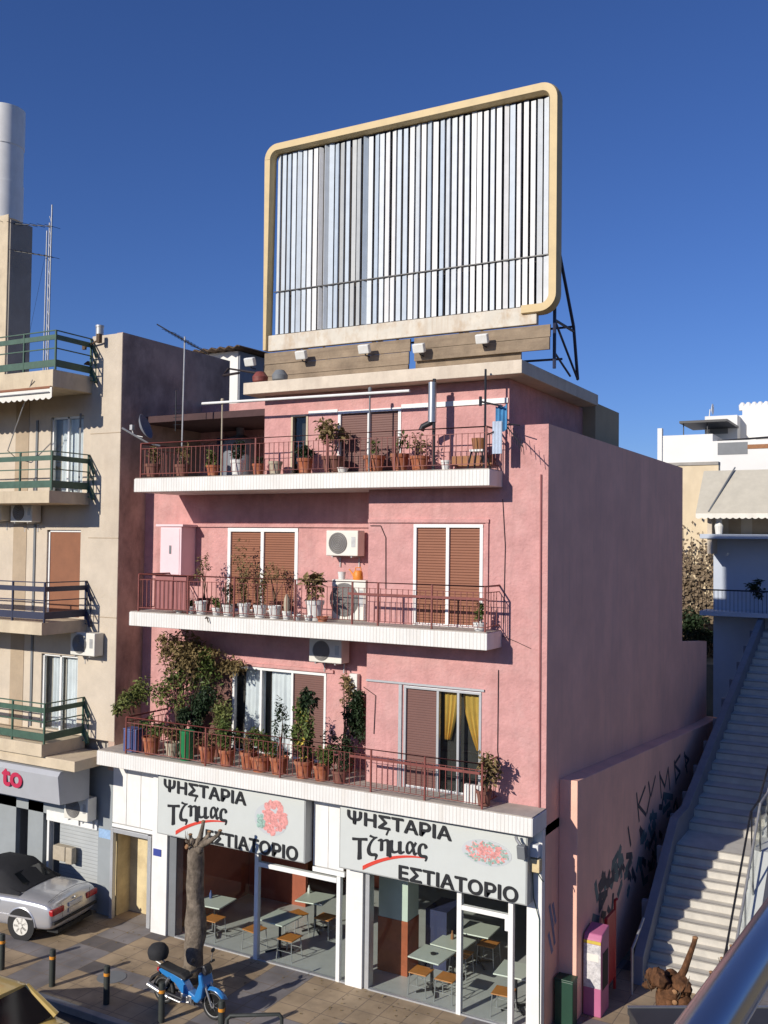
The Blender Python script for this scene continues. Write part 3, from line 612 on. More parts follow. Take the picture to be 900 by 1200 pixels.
# ================================================================== restaurant signs
def ellipse(cx, cz, rx, rz, n=28): return [(cx+rx*math.cos(2*PI*k/n), cz+rz*math.sin(2*PI*k/n)) for k in range(n)]
def shop_sign(label, x0, x1, z0, z1, yf, kind):
    o = thing('shop_sign', label, 'shop sign', ((x0+x1)/2, yf, z0), group='signs over the restaurant')
    dx, dy, dz = -(x0+x1)/2, -yf, -z0
    def fin(b, n, m, p=o, bev=0): 
        for v in b.bm.verts: v.co += Vector((dx, dy, dz))
        return b.build(n, m, p, bevel=bev)
    b = MB(); b.box(x0, x1, yf+0.006, yf+0.28, z0, z1); fin(b, 'sign_case', 'sign_side', bev=0.01)
    b = MB(); b.box(x0+.03, x1-.03, yf-0.004, yf+0.003, z0+.03, z1-.03); fin(b, 'sign_face', 'sign_grey')
    W, H = x1-x0, z1-z0
    def T(name, txt, fx0, fx1, fz0, fz1, off=0.0, mat_='ink', tilt=0, bold=0.013):
        t = text_on_wall(name, txt, x0+W*fx0, x0+W*fx1, z0+H*fz0, z0+H*fz1, yf-0.006, mat_, o, off, tilt, bold)
        for v in t.data.vertices: v.co += Vector((dx, dy, dz))
    T('lettering', 'ΨΗΣΤΑΡΙΑ', .05, .62, .745, .945, 0.004)
    T('lettering', 'ΕΣΤΙΑΤΟΡΙΟ', .355 if kind == 0 else .345, .955, .025, .235, 0.004)
    for ch, a, b_, c, d, tl in (('𝚻', .08, .163, .20, .54, .12), ('𝛇', .165, .222, .24, .62, .1), ('𝛈', .225, .290, .33, .59, .1), ('𝛍', .288, .372, .33, .60, .05), ('𝛂', .380, .440, .43, .63, 0), ('𝛓', .445, .495, .37, .63, 0)):
        T('script_lettering', ch, a, b_, c, d, 0.0, tilt=tl, bold=.007)
    b = MB(); b.cbox((x0+W*.277, yf-0.012, z0+H*.70), (.035, .008, .13), ry=.42); fin(b, 'script_accent', 'ink')
    b = MB(); top = []; bot = []
    for k in range(17):
        t = k/16; x = x0+W*(.14+.355*t); zc = z0+H*(.08+.335*(1-(1-t)**2.1)); th = H*.06*(1-t)**0.7+0.008
        top.append((x, zc+th/2)); bot.append((x, zc-th/2))
    b.prism(top+bot[::-1], -0.012, 'Y', yf-0.004); fin(b, 'red_swoosh', 'red_paint')
    r = random.Random(5+kind)
    if kind == 0:      # plate with a heap of grilled meat
        cx, cz = x0+W*.79, z0+H*.60
        b = MB(); b.prism(ellipse(cx-.03, cz-.02, W*.105, H*.25), -0.004, 'Y', yf-0.005); fin(b, 'plate_picture', 'plate')
        b = MB()
        for _ in range(60):
            a = r.uniform(0, 6.28); q = r.random()**.6; b.ball((cx+.04+math.cos(a)*q*W*.078, yf-0.010+r.uniform(0, .003), cz+.03+math.sin(a)*q*H*.25), r.uniform(.03, .085), 8, (r.uniform(.6, 1.5), .05, r.uniform(.6, 1.4)))
        fin(b, 'meat_picture', 'meat_pink')
        b = MB()
        for _ in range(9): b.ball((cx+r.uniform(-.36, -.2), yf-0.010, cz+r.uniform(-.2, .1)), .05, 8, (1, .1, 1))
        fin(b, 'garnish_picture', 'salad')
    else:              # oval platter
        cx, cz = x0+W*.80, z0+H*.66
        b = MB(); b.prism(ellipse(cx, cz, W*.125, H*.19), -0.004, 'Y', yf-0.005); fin(b, 'plate_picture', 'plate')
        b = MB()
        for _ in range(150):
            a = r.uniform(0, 6.28); q = r.random()**.5; b.cbox((cx+math.cos(a)*q*W*.10, yf-0.011, cz+math.sin(a)*q*H*.14), (r.uniform(.04, .10), .004+r.uniform(0, .004), r.uniform(.02, .04)), ry=r.uniform(-1, 1))
        fin(b, 'meat_picture', 'meat_pink')
        b = MB()
        for _ in range(70):
            a = r.uniform(0, 6.28); q = r.uniform(.55, 1.0); b.cbox((cx+math.cos(a)*q*W*.112, yf-0.013, cz+math.sin(a)*q*H*.165), (r.uniform(.03, .08), .004+r.uniform(0, .004), .025), ry=r.uniform(-1, 1))
        fin(b, 'salad_picture', 'salad')
    return o
shop_sign('grey restaurant sign with a plate of pink grilled meat, above the glass beside the tree', -9.15, -5.08, 2.21, 3.55, -0.5, 0)
shop_sign('grey restaurant sign with an oval meat platter, at the corner of the building', -4.25, -0.17, 2.27, 3.55, -0.5, 1)

# ================================================================== billboard on the roof
YB = 0.4
BB = thing('billboard', 'large empty roof billboard of white vertical slats in a rounded cream frame', 'billboard', (0, 0, 0))
bx0 = onY(310, 300, YB).x; bx1 = onY(656, 240, YB).x; bzt = onY(640, 97, YB).z; bzb = onY(655, 365, YB).z; bzl = onY(306, 412, YB).z
fw = 0.215
def arc(cx, cz, r, a0, a1, n=7): return [(cx+r*math.cos(math.radians(a0+(a1-a0)*k/n)), cz+r*math.sin(math.radians(a0+(a1-a0)*k/n))) for k in range(n+1)]
R_ = 0.36
path = [(bx0+fw/2, bzl), (bx0+fw/2, bzt-R_)] + arc(bx0+fw/2+R_-.1, bzt-R_, R_-.1, 180, 90) + arc(bx1-fw/2-R_+.1, bzt-R_, R_-.1, 90, 0) + arc(bx1-fw/2-R_+.1, bzb+R_, R_-.1, 0, -90) + [(bx1-0.75, bzb+0.1)]
pp = [Vector((x, 0, z)) for x, z in path]
b = MB(); rings = []
for i, p in enumerate(pp):
    t = (pp[min(i+1, len(pp)-1)]-pp[max(i-1, 0)]).normalized(); nn = Vector((t.z, 0, -t.x))*fw/2
    if i == 0: nn *= 0.5
    ch = 0.05
    sec = [p-nn+Vector((0, YB-.04+ch, 0)), p-nn*.7+Vector((0, YB-.10, 0)), p+nn*.7+Vector((0, YB-.10, 0)), p+nn+Vector((0, YB-.04+ch, 0)), p+nn+Vector((0, YB+.12, 0)), p-nn+Vector((0, YB+.12, 0))]
    rings.append([b.bm.verts.new(q) for q in sec])
for i in range(len(rings)-1):
    for k in range(6): b.bm.faces.new((rings[i][k], rings[i][(k+1) % 6], rings[i+1][(k+1) % 6], rings[i+1][k]))
b.bm.faces.new(rings[0]); b.bm.faces.new(rings[-1][::-1])
bmesh.ops.recalc_face_normals(b.bm, faces=b.bm.faces)
b.build('frame', 'bill_frame', BB, smooth=True)
lx0, lx1 = bx0+fw+0.03, bx1-fw-0.02; lzt = bzt-fw-0.02; lzb = bzb+0.20; lzm = lzb+(lzt-lzb)*0.235
r = random.Random(11); NL = 46
for i in range(NL):
    cx = lx0+(i+.5)*(lx1-lx0)/NL; wdt = (lx1-lx0)/NL*r.uniform(0.70, 0.82); a = r.gauss(-0.05, 0.16)+(0.25 if i < 16 else 0)*r.random()
    if i in (8, 9, 16): a = 0.85
    b = MB()
    for z0, z1 in ((lzb, lzm-0.018), (lzm+0.018, lzt+r.uniform(-.03, .02))):
        aa = a+r.gauss(0, .05)
        b.cbox((cx+r.uniform(-.012, .012), YB+0.10, (z0+z1)/2), (wdt*r.uniform(.88, 1.0), 0.03, z1-z0), rz=aa)
    b.build('louvre', 'louvre%d' % r.choice((0, 1, 1, 2, 2, 3) if i < 17 else (0, 0, 0, 0, 1, 1, 2)), BB)
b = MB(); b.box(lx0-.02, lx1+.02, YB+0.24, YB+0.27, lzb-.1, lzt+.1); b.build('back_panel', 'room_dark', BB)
b = MB(); b.cbox(((lx0+lx1)/2, YB+0.06, lzm), (lx1-lx0, 0.02, 0.022)); b.build('wire_rail', 'black_metal', BB)
b = MB(); b.box(bx0+0.12, bx1-0.45, YB-0.03, YB+0.1, bzl-0.02, lzb-0.04); b.build('skirt', 'bill_skirt', BB, bevel=0.01)
rp = random.Random(2)
def planks(x0, x1, z0, z1, rows, y):
    for k in range(rows):
        b = MB(); a = z0+(z1-z0)*k/rows; c = z0+(z1-z0)*(k+1)/rows-0.012
        b.box(x0+rp.uniform(0, .06), x1-rp.uniform(0, .06), y+rp.uniform(0, .02), y+0.06, a, c); b.build('plank', 'planks', BB)
planks(bx0+0.0, onY(481, 420, YB).x, 12.44, bzl-0.04, 3, YB); planks(onY(484, 420, YB).x, onY(646, 400, YB).x, onY(646, 409, YB).z, bzl-0.04, 2, YB-0.02)
planks(onY(482, 420, YB).x, onY(612, 400, YB).x, 12.44, onY(646, 409, YB).z+.05, 1, YB+0.07)
b = MB()
for x in (-0.15, -2.2, -4.3, -6.3):
    b.tube([(x, YB+.3, 15.2), (x, 1.9, 13.5), (x, 2.2, 12.43)], .035, 6); b.tube([(x, YB+.32, 17.5), (x, YB+.32, 12.43)], .035, 6)
    b.tube([(x, YB+.32, 13.4), (x, 1.92, 13.4)], .028, 6); b.tube([(x, YB+.32, 13.4), (x, 2.2, 12.43)], .026, 6); b.tube([(x, YB+.32, 12.75), (x, 1.7, 12.43)], .024, 6)
b.tube([(-0.15, 1.9, 13.5), (-6.3, 1.9, 13.5)], .025, 6); b.tube([(-0.15, 1.2, 12.7), (-3.3, .9, 12.7)], .025, 6)
b.build('truss', 'navy_metal', BB, smooth=True)
lab = ['white floodlight on the billboard, leftmost, against the purple shed', 'white floodlight on brown planks at left, beside the frame end', 'white floodlight on brown planks between the left one and the plank gap', 'white floodlight just right of the gap in the planks', 'white floodlight on the wide right planks near the roof corner']
for (u, v), lb in zip(((293, 424), (353, 416), (427, 409), (491, 408), (565, 397)), lab):
    p = onY(u, v, YB-.24); o = thing('floodlight', lb, 'floodlight', p, group='floodlights under the billboard')
    b = MB(); b.cbox((0, 0, 0), (0.26, 0.12, 0.19), rx=0.35); b.build('lamp_housing', 'pot_white', o, bevel=0.02)
    b = MB(); b.cbox((0, 0.065, 0.02), (0.2, 0.01, 0.13), rx=0.35); b.build('lamp_glass', 'ac_grille', o)
    b = MB(); b.tube([(0, .02, -.07), (0, .07, -.13), (0, .22, -.13)], .016, 5); b.build('arm', 'black_metal', o)
for u, v, mt_, lb in ((305, 440, 'rail_red', 'red pot on the roof edge under the billboard'), (328, 441, 'mid_grey', 'grey pot on the roof edge beside the red pot')):
    p = onY(u, v, -0.15); b = MB(); b.lathe([(.10, 0), (.17, .06), (.18, .16), (.12, .24), (.10, .27), (.06, .28)], (p.x, -0.15, 12.432), 14); tag(b.build('jar', mt_, smooth=True), lb, 'pot', 'pots on the roof edge')
b = MB(); b.tube([onY(280, 437, 0), onY(262, 440, 0.4), onY(268, 432, .6), onY(300, 437, .1)], .03, 6); tag(b.build('hose', 'cable', smooth=True), 'dark hose looped over the roof edge left of the red pot', 'hose')

# ================================================================== beige apartment building on the left
LB = thing('apartment_building', 'beige apartment building with green balcony rails left of the pink one', 'building', (0, 0, 0))
XS = -11.0; XB = -12.02                      # its side wall, and the end of its balconies
zt_l = [13.0, 10.08, 6.93, 4.05]
win = [(-13.45, -12.28, 10.1, 12.05), (-13.5, -12.30, 6.95, 9.15), (-13.6, -12.30, 4.08, 5.98)]
pil = [(-14.75, -14.25), (-14.75, -14.25), (-14.75, -14.25)]
b = MB(); b.sheet(-20, XB+0.002, 3.3, 12.9, 0.0, win, 0.2); b.build('front_wall', 'beige', LB)
b = MB(); b.box(XB, XS-0.004, -0.02, 4.2, 4.0, 14.02); b.build('corner_pier', 'beige', LB, bevel=0.01)
b = MB(); b.box(XS-0.2, XS, -0.008, 4.21, 3.3, 14.035); b.build('side_wall', 'stained_render', LB)
b = MB(); b.box(-20, XS-.25, 0.25, 12, 3.4, 12.85); b.build('roof', 'slab_top', LB)
b = MB()
for z in (11.55, 7.0, 8.95): b.box(XB+.005, XS-.005, -0.026, -0.012, z, z+.02) 
b.build('pier_joint', 'beige_band', LB)
for (x0, x1, z0, z1), kind in zip(win, ('glass', 'shutter_brown', 'glass')):
    f = MB(); w_ = 0.06
    for x in (x0, (x0+x1)/2-.03, x1-w_):
        if kind != 'glass' and x != x0: continue
        f.box(x, x+w_, 0.05, 0.12, z0, z1)
    f.box(x0, x1, 0.05, 0.118, z1-.05, z1)
    o = f.build('balcony_door', 'white_frame', LB)
    if kind == 'glass':
        g = MB(); g.box(x0+.05, x1-.05, 0.08, 0.09, z0, z1-.05); g.build('pane', 'glass_clear', o)
        curtain(o, 'curtain_white', (x0+.22, x0+.6), (x0+.2, x0+.6), 0.2, z0, z1-.06, 16); curtain(o, 'curtain_white', (x1-.58, x1-.04), (x1-.56, x1-.04), 0.2, z0, z1-.06, 20)
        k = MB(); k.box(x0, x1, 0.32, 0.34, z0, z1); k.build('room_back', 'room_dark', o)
    else:
        g = MB(); g.box(x0+.06, x1-.01, 0.07, 0.1, z0, z1-.05); g.build('shutter', kind, o)
b = MB()
for x0, x1 in ((-14.75, -14.25),):
    b.box(x0, x1, -0.012, -0.002, 3.9, 12.6)
b.build('brown_band', 'beige_band', LB)
b = MB(); b.box(-13.97, -13.9, -0.03, -0.002, 4.1, 12.0); b.box(-12.42, -12.36, -0.015, -0.002, 10.1, 12.1); b.build('gutter_pipe', 'mid_grey', LB)
# balconies
def lb_rail(z, yf, mt_, top=True):
    b = MB(); H = 0.95
    for k, (h, t) in enumerate(((H, .025), (H-.16, .12), (.52, .025), (.16, .17))):
        b.cbox(((-20+XB)/2, yf, z+h), (20+XB, 0.03, t)); b.cbox((XB-0.002, (yf+0)/2, z+h), (0.03, abs(yf), t))
        # end piece that folds back to the pier
        b.tube([(XB, -0.02, z+h), (XB+0.22, -0.10, z+h-.32)], t*.3 if t > .1 else .014, 5)
    for x in (XB, XB-1.1, XB-2.4, XB-3.8): b.cbox((x, yf, z+H/2), (.04, .04, H))
    b.cbox((XB, -.06, z+H/2), (.04, .04, H)); b.tube([(XB+.22, -.1, z+.62), (XB+.22, -.1, z-.12), (XB+.02, -.08, z-.1)], .016, 5)
    o = b.build('balcony_railing', mt_, LB)
for i, (z, yf, mt_) in enumerate(((zt_l[0], -1.22, 'green_metal'), (zt_l[1], -1.25, 'green_metal'), (zt_l[2], -1.38, 'navy_metal'), (zt_l[3], -1.30, 'green_metal'))):
    h = 0.42 if i == 0 else 0.30
    b = MB(); b.prism([(-20, yf-.02), (XB-.02, yf-.02), (XB+.03, -0.005), (-20, -0.005)], h, 'Z', z-h); b.build('balcony_slab', 'beige_trim', LB, bevel=0.01)
    lb_rail(z, yf+.03, mt_)
# awning rolled under the roof balcony
AW = thing('awning', 'cream awning with scalloped hem under the green roof balcony', 'awning', (0, 0, 0))
b = MB(); x = -20
while x < XB-.12:
    n = 6; pts = [(x+0.2*k/n, 12.32-0.05*math.sin(PI*k/n)) for k in range(n+1)]
    b.prism([(x, 12.56)]+pts+[(x+.2, 12.56)], .012, 'Y', -1.30); x += 0.2
b.build('valance', 'canvas_white', AW)
b = MB(); b.tube([(-20, -1.26, 12.55), (XB-.05, -1.26, 12.55)], .05, 8); b.build('roller', 'shutter_brown', AW)
b = MB(); b.tube([(-20, -1.33, 12.44), (XB-.05, -1.33, 12.44)], .016, 6); b.tube([onY(38, 445, -1.3), onY(9, 528, -.6), onY(18, 536, -.1)], .014, 6); b.build('arm', 'galv', AW)
# roof things
b = MB(); c0 = onY(12, 250, 2.5); b.lathe([(.62, 0), (.62, 1.15), (.6, 1.16), (.6, 2.3), (.62, 2.31), (.62, 3.5)], (-18.72, 2.6, 18.7), 24)
FL = thing('chimney', 'white round metal flue on a grey concrete shaft on the roof', 'chimney', (0, 0, 0))
b.build('flue', 'white_paint', FL, smooth=True)
xs_ = onY(11, 330, 2.0).x; ys_ = onX(37, 330, xs_).y
b = MB(); b.box(-20.5, xs_, 2.0, ys_, 12.8, 18.45); b.build('shaft', 'shaft_grey', FL, bevel=0.02)
b = MB(); b.box(-20.5, xs_-.05, 1.95, 1.998, 12.8, 18.6); b.build('shaft_face', 'beige_trim', FL, bevel=0.02)
AN = thing('antenna_mast', 'lattice antenna mast standing beside the concrete shaft', 'antenna', (-16.2, 2.3, 12.85))
b = MB()
for dx, dy, h in ((0, 0, 5.9), (-.14, .05, 5.4), (-.30, .1, 5.2)): b.tube([(dx, dy, 0), (dx+.02, dy, h)], .022, 5)
for k in range(14): b.tube([(0, 0, .4*k+.2), (-.14, .05, .4*k+.4)], .01, 4)
b.build('mast', 'galv', AN)
b = MB()
for z, L in ((5.3, 1.7), (4.4, 1.3)):
    b.tube([(.05, 0, z-.05), (-L, -.2, z+.25)], .014, 5)
    for k in range(7): t = k/6; p = Vector((.05-L*t, -.2*t, z-.05+.3*t)); b.tube([p+Vector((-.05, -.25, 0)), p+Vector((.05, .25, 0))], .007, 4)
b.tube([(-.3, .1, 4.6), (-1.6, .2, .1)], .005, 4); b.build('aerial', 'black_metal', AN)
p = onY(117, 383, .4)
o = thing('roof_vent', 'small cylinder vent and lamp on the beige pier top', 'vent', (p.x, .4, 14.0))
b = MB(); b.lathe([(.1, 0), (.1, .34), (.11, .35), (.11, .4)], (0, 0, 0), 12); b.build('pipe', 'galv', o, smooth=True)
b = MB(); b.tube([(-.05, -.45, -.1), (-.05, -.45, -.25), (.45, -.55, -.15), (.6, -.55, -.12)], .025, 5); b.cbox((.6, -.6, -.1), (.1, .1, .22)); b.cbox((-.05, -.46, -.2), (.1, .06, .2)); b.build('bracket', 'stem', o)
SH = thing('roof_shed', 'roof shed with corrugated sheet roof behind the beige building', 'shed', (0, 0, 0))
ps0 = onY(247, 420, 5.5); ps1 = onY(279, 420, 5.5)
b = MB(); b.box(ps0.x-2, ps1.x, 5.5, 10.5, 12.8, 14.62); b.build('shed_wall', 'far_white', SH)
b = MB(); b.box(ps1.x+.002, ps1.x+.06, 5.52, 10.5, 12.8, 14.6); b.build('shed_side', 'stair_side', SH)  # dark sheet: shade on the shed's unlit right side put into its colour
b = MB()
zz = [14.64+0.04*math.sin(k*PI/2) for k in range(80)]
for k in range(79):
    xa = ps1.x+.35-k*.08; b.quad((xa, 5.1, zz[k]), (xa-.08, 5.1, zz[k+1]), (xa-.08, 11, zz[k+1]+.12), (xa, 11, zz[k]+.12))
o = b.build('shed_roof', 'stem', SH); sd = o.modifiers.new('solid', 'SOLIDIFY'); sd.thickness = 0.03
# ground floor of the beige building
b = MB(); b.box(-20, XS-.02, 0.0, 0.18, 1.95, 3.4); b.box(-11.48, XS-0.01, 0.001, 0.16, G0, 1.95); b.build('shop_wall', 'grey_panel', LB)
b = MB(); b.box(-20, XS-.05, -1.22, -0.025, 3.50, 3.745); b.build('canopy', 'beige_trim', LB, bevel=.012)
b = MB(); b.box(-20, XS-.02, 0.7, 0.8, G0, 3.4); b.build('shop_back', 'mid_grey', LB)
b = MB(); b.box(-13.25, -13.18, 0.0, 0.15, G0, 1.95); b.box(-13.25, -11.5, -0.03, 0.15, 1.80, 2.05); o = b.build('garage_door', 'white_frame', LB)
stripes('roller_steel', (0.42, 0.44, 0.44), (0.22, 0.23, 0.23), 'Z', 0.09, 0.1, 0.5, 0.4)
b = MB(); b.box(-12.9, -11.5, 0.1, 0.14, G0, 1.8); b.build('roller_shutter', 'roller_steel', o)
b = MB(); b.box(-13.95, -13.4, 0.0, 0.15, G0, 2.2); b.box(-15.5, -14.4, 0.0, 0.14, G0, 2.2); b.build('shop_panel', 'grey_panel', LB)
b = MB(); b.cbox((-11.2, -0.008, 1.75), (0.5, 0.01, 0.22)); tag(b.build('notice', 'sky_paper'), 'torn light blue notice on the grey wall above the silver car boot', 'notice')
b = MB(); b.cbox((-12.62, -0.09, 1.1), (0.42, 0.2, 0.36)); b.cbox((-12.3, -0.09, 1.08), (0.22, 0.16, 0.4)); tag(b.build('meter_box', 'pot_stone', bevel=0.02), 'beige meter box on the roller shutter above the silver car', 'meter box')
so_ = thing('shop_sign', 'grey lightbox with crimson letters "to" on the beige building', 'shop sign', (0, 0, 0))
b = MB(); b.prism([(-1.22, 3.45), (-1.30, 3.35), (-1.22, 2.68), (-0.3, 2.62), (-0.3, 3.5)], 8.5, 'X', -20); b.build('sign_case', 'lightbox', so_, bevel=0.01)
tx = text_on_wall('lettering', 'to', onY(3, 915, -1.28).x, onY(26, 915, -1.28).x, 2.93, 3.33, -1.285, 'crimson', so_, 0.006, bold=.02)

# ================================================================== air conditioners
def aircon(label, loc, w=0.8, h=0.55, d=0.3, rz=0, brackets=True, group='outdoor air conditioning units'):
    o = thing('air_conditioner', label, 'air conditioner', loc, rz, group)
    b = MB(); b.box(-w/2, w/2, -d/2, d/2, 0, h); b.build('casing', 'ac_white', o, bevel=0.02)
    b = MB(); cx = -w*.12; b.lathe([(h*.42, -d/2-.012), (h*.42, -d/2+.01)], (cx, 0, h/2), 24, 'Y'); 
    b.build('fan_opening', 'ac_grille', o)
    b = MB()
    for k in range(1, 6): 
        rr = h*.42*k/5.5; b.tube([(cx+rr*math.cos(2*PI*j/20), -d/2-.018, h/2+rr*math.sin(2*PI*j/20)) for j in range(21)], .005, 4, False)
    b.build('grille', 'galv', o)
    b = MB(); b.box(w*.30, w*.42, -d/2-.006, -d/2-.002, h*.35, h*.75); b.build('rating_plate', 'galv', o)
    if brackets:
        for s in (-.3, .3): b = MB(); b.tube([(w*s, d/2+.05, -.25), (w*s, d/2+.05, -.02), (w*s, -d/2, -.02)], .018, 5); b.build('bracket', 'galv', o)
    return o
p = onY(405, 655, .7); aircon('white air conditioner mounted high between the rust shutters on the second balcony', (p.x, .68, 8.63), .82, .56)
p = onY(408, 720, .17); aircon('large old cream air conditioner standing on the second balcony floor', (p.x, .35, Z2), .85, .86, .36, brackets=False)
p = onY(385, 780, .6); aircon('air conditioner hung under the second balcony slab with a black fan', (p.x, .62, 6.28), .85, .52, .34)
p = onY(105, 768, -.2); aircon('white air conditioner at the corner of the beige pier', (p.x-.1, -.2, p.z), .82, .56)
p = onY(30, 612, -.2); aircon('shaded air conditioner under the middle balcony of the beige building', (p.x, -.2, p.z), .8, .5)
p = onY(-6, 610, -.2); aircon('air conditioner cut by the left edge under the middle balcony', (p.x, -.2, p.z), .8, .5)
p = onY(92, 960, -.3); aircon('dark old air conditioner below the crimson lettered sign', (p.x, -.25, p.z), .8, .56)

# ================================================================== pots and plants on the balconies
def pot_mesh(b, r, h, rim=True):
    prof = [(r*.72, 0), (r*.95, h*.8), (r*1.05, h*.8), (r*1.08, h), (r*.93, h), (r*.9, h*.9)] if rim else [(r*.75, 0), (r, h), (r*.94, h), (r*.9, h*.9)]
    b.lathe(prof, (0, 0, 0), 14); return b
def plant(label, loc, pot, r, h, crown=None, stems=3, seed=0, group=None, name='potted_plant', extra=None):
    """crown: list of (centre, radii, leaf count, leaf length, material)"""
    g = random.Random(seed*7+3); o = thing(name, label, 'potted plant', loc, g.uniform(-.3, .3), group)
    if pot: pot_mesh(MB(), 1, 1).bm.free(); b = MB(); pot_mesh(b, r, h); b.build('pot', pot, o, smooth=True)
    b = MB(); b.lathe([(r*.9, h*.82), (r*.88, h*.88)], (0, 0, 0), 12); b.build('soil', 'soil', o)
    if crown:
        b = MB(); 
        for c, rad, n, L, m_ in crown:
            for k in range(stems):
                e = Vector(c)+Vector((g.uniform(-.5, .5)*rad[0], g.uniform(-.5, .5)*rad[1], g.uniform(-.2, .7)*rad[2]))
                s = Vector((g.uniform(-.4, .4)*r, g.uniform(-.4, .4)*r, h*.85)); mid = (s+e)/2+Vector((g.uniform(-.05, .05), g.uniform(-.05, .05), .03))
                b.tube([s, mid, e], [.012, .009, .004], 5)
        b.build('stem', 'stem', o)
        for c, rad, n, L, m_ in crown:
            b = MB(); b.foliage(c, rad, int(n*2.3), L*.95, g); b.build('foliage', m_, o)
    return o
def bx(u, y, v=700): return onY(u, v, y).x
# -- second balcony: white pots in a row
row = [(211, .10, .16, 'leaf_mid', .10), (224, .10, .17, 'leaf_mid', .12), (237, .14, .30, None, 0), (255, .11, .17, 'leaf_mid', .16), (268, .12, .25, 'leaf_dark', .3), (287, .14, .30, 'leaf_dry', .5), (306, .15, .28, 'leaf_dry', .5), (323, .14, .28, None, 0), (337, .10, .18, 'pot_stone', .2), (349, .09, .12, None, 0), (362, .08, .12, None, 0)]
wl = ['small white pot with low green sprigs, leftmost under the maroon panel', 'second small white pot with green sprigs beside the maroon panel', 'tall white planter with bare soil in the row of white pots', 'white pot with a small green bush, left of the rust shutters', 'white planter with a dark upright bush before the left rust shutter', 'white planter with tall dry brown stems before the left rust shutter', 'white planter with tall dry stems at the white post between the rust shutters', 'empty white planter with a dark rim before the right rust shutter', 'white pot with a pale pointed cactus', 'small empty white bowl just right of the pale cactus', 'small empty white bowl next to the little terracotta bowl']
for i, ((u, rr, hh, m_, ch), lb) in enumerate(zip(row, wl)):
    x = bx(u, -.45, 712)
    if m_ == 'pot_stone':
        o = plant(lb, (x, -.48, Z2), 'pot_white', rr, hh, None, seed=i, group='white pots along the second balcony')
        b = MB(); b.lathe([(.05, hh*.8), (.07, hh+.1), (.06, hh+.26), (.02, hh+.36)], (0, 0, 0), 10); b.build('cactus', 'pot_stone', o, smooth=True)
    else:
        cr = [((0, 0, hh+ch*.8), (rr*1.3, rr*1.2, ch), int(40+ch*260), .07, m_)] if m_ else None
        plant(lb, (x, -.48, Z2), 'pot_white', rr, hh, cr, 4, i, group='white pots along the second balcony')
plant('small empty terracotta bowl in front of the old cream air conditioner', (bx(378, -.5, 720), -.5, Z2), 'terracotta', .12, .11, None, seed=40)
plant('white planter with a spiky brown yucca beside the old cream air conditioner', (bx(369, -.3, 710), -.3, Z2), 'pot_white', .19, .42, [((0, 0, .72), (.26, .22, .28), 60, .20, 'leaf_dry')], 4, 41)
plant('white pot with a small green bush at the right end of the second balcony', (bx(561, -.5, 735), -.45, Z2), 'pot_white', .13, .16, [((0, 0, .32), (.10, .1, .22), 110, .07, 'leaf_mid')], 3, 42)
plant('leafless shrub trained up the wall beside the pink cabinet', (bx(238, .3, 690), .35, Z2), 'pot_brown', .16, .3, [((0, 0, 1.0), (.3, .2, .42), 70, .08, 'leaf_dry')], 5, 43)
plant('tall dry vine climbing over the left rust shutter', (bx(285, .5, 690), .55, Z2), 'pot_brown', .16, .3, [((-.1, 0, 1.1), (.38, .15, .75), 110, .07, 'leaf_dry')], 6, 44)
plant('sparse dry vine climbing over the right rust shutter', (bx(322, .5, 690), .55, Z2), 'pot_brown', .16, .3, [((0, 0, .85), (.4, .15, .5), 80, .07, 'leaf_dry')], 6, 45)
# -- top balcony
tp = [(178, 'pot_brown', .18, .34, ((0, 0, .6), (.25, .2, .25), 120, .09, 'leaf_dry'), 'brown pot with a dry shrub at the far left end of the top balcony'),
 (213, 'pot_brown', .17, .3, ((0, 0, .58), (.32, .2, .25), 120, .09, 'leaf_dry'), 'brown pot with a spreading dry shrub beside the pink wall strip on the top balcony'),
 (249, 'terracotta', .15, .26, ((0, 0, .42), (.22, .2, .2), 160, .09, 'leaf_light'), 'terracotta pot with a yellow green bush left of the awning post'),
 (278, 'pot_white', .16, .36, ((0, 0, .62), (.2, .2, .22), 160, .08, 'leaf_dark'), 'tall white pot with a dark bush on the top balcony'),
 (302, 'terracotta', .13, .26, ((0, 0, .36), (.12, .12, .1), 60, .07, 'leaf_dark'), 'narrow terracotta pot with a low plant just right of the tall white pot'),
 (322, 'pot_stone', .15, .3, None, 'empty pinkish stone pot on the top balcony left of the narrow window'),
 (357, 'terracotta', .17, .34, ((0, 0, .48), (.2, .18, .16), 220, .09, 'leaf_dark'), 'round dark bush in a bright terracotta pot before the narrow window'),
 (390, 'pot_brown', .24, .36, ((-.05, 0, .95), (.42, .3, .45), 170, .12, 'leaf_dry'), 'tall dry tree shrub in a wide brown pot on the top balcony'),
 (438, 'terracotta', .22, .34, ((0, 0, .5), (.14, .14, .2), 26, .10, 'leaf_mid'), 'wide terracotta pot with a few leaves before the dark shutters'),
 (468, 'terracotta', .19, .36, ((.08, 0, .6), (.16, .16, .24), 24, .10, 'leaf_mid'), 'bright orange terracotta pot with one sparse stem by the shutter edge'),
 (491, 'terracotta', .19, .3, ((0, 0, .56), (.26, .18, .3), 46, .09, 'leaf_dry'), 'terracotta pot with a bare branching plant left of the flue pipe'),
 (522, 'pot_white', .10, .2, None, 'small white pot just right of the flue pipe on the top balcony'),
 (401, 'pot_white', .12, .12, None, 'low white bowl before the pink wall on the top balcony')]
for i, (u, pm_, rr, hh, cr, lb) in enumerate(tp):
    plant(lb, (bx(u, -.38, 545), -.36, Z3), pm_, rr, hh, [cr] if cr else None, 4, 60+i, group='pots on the top balcony')
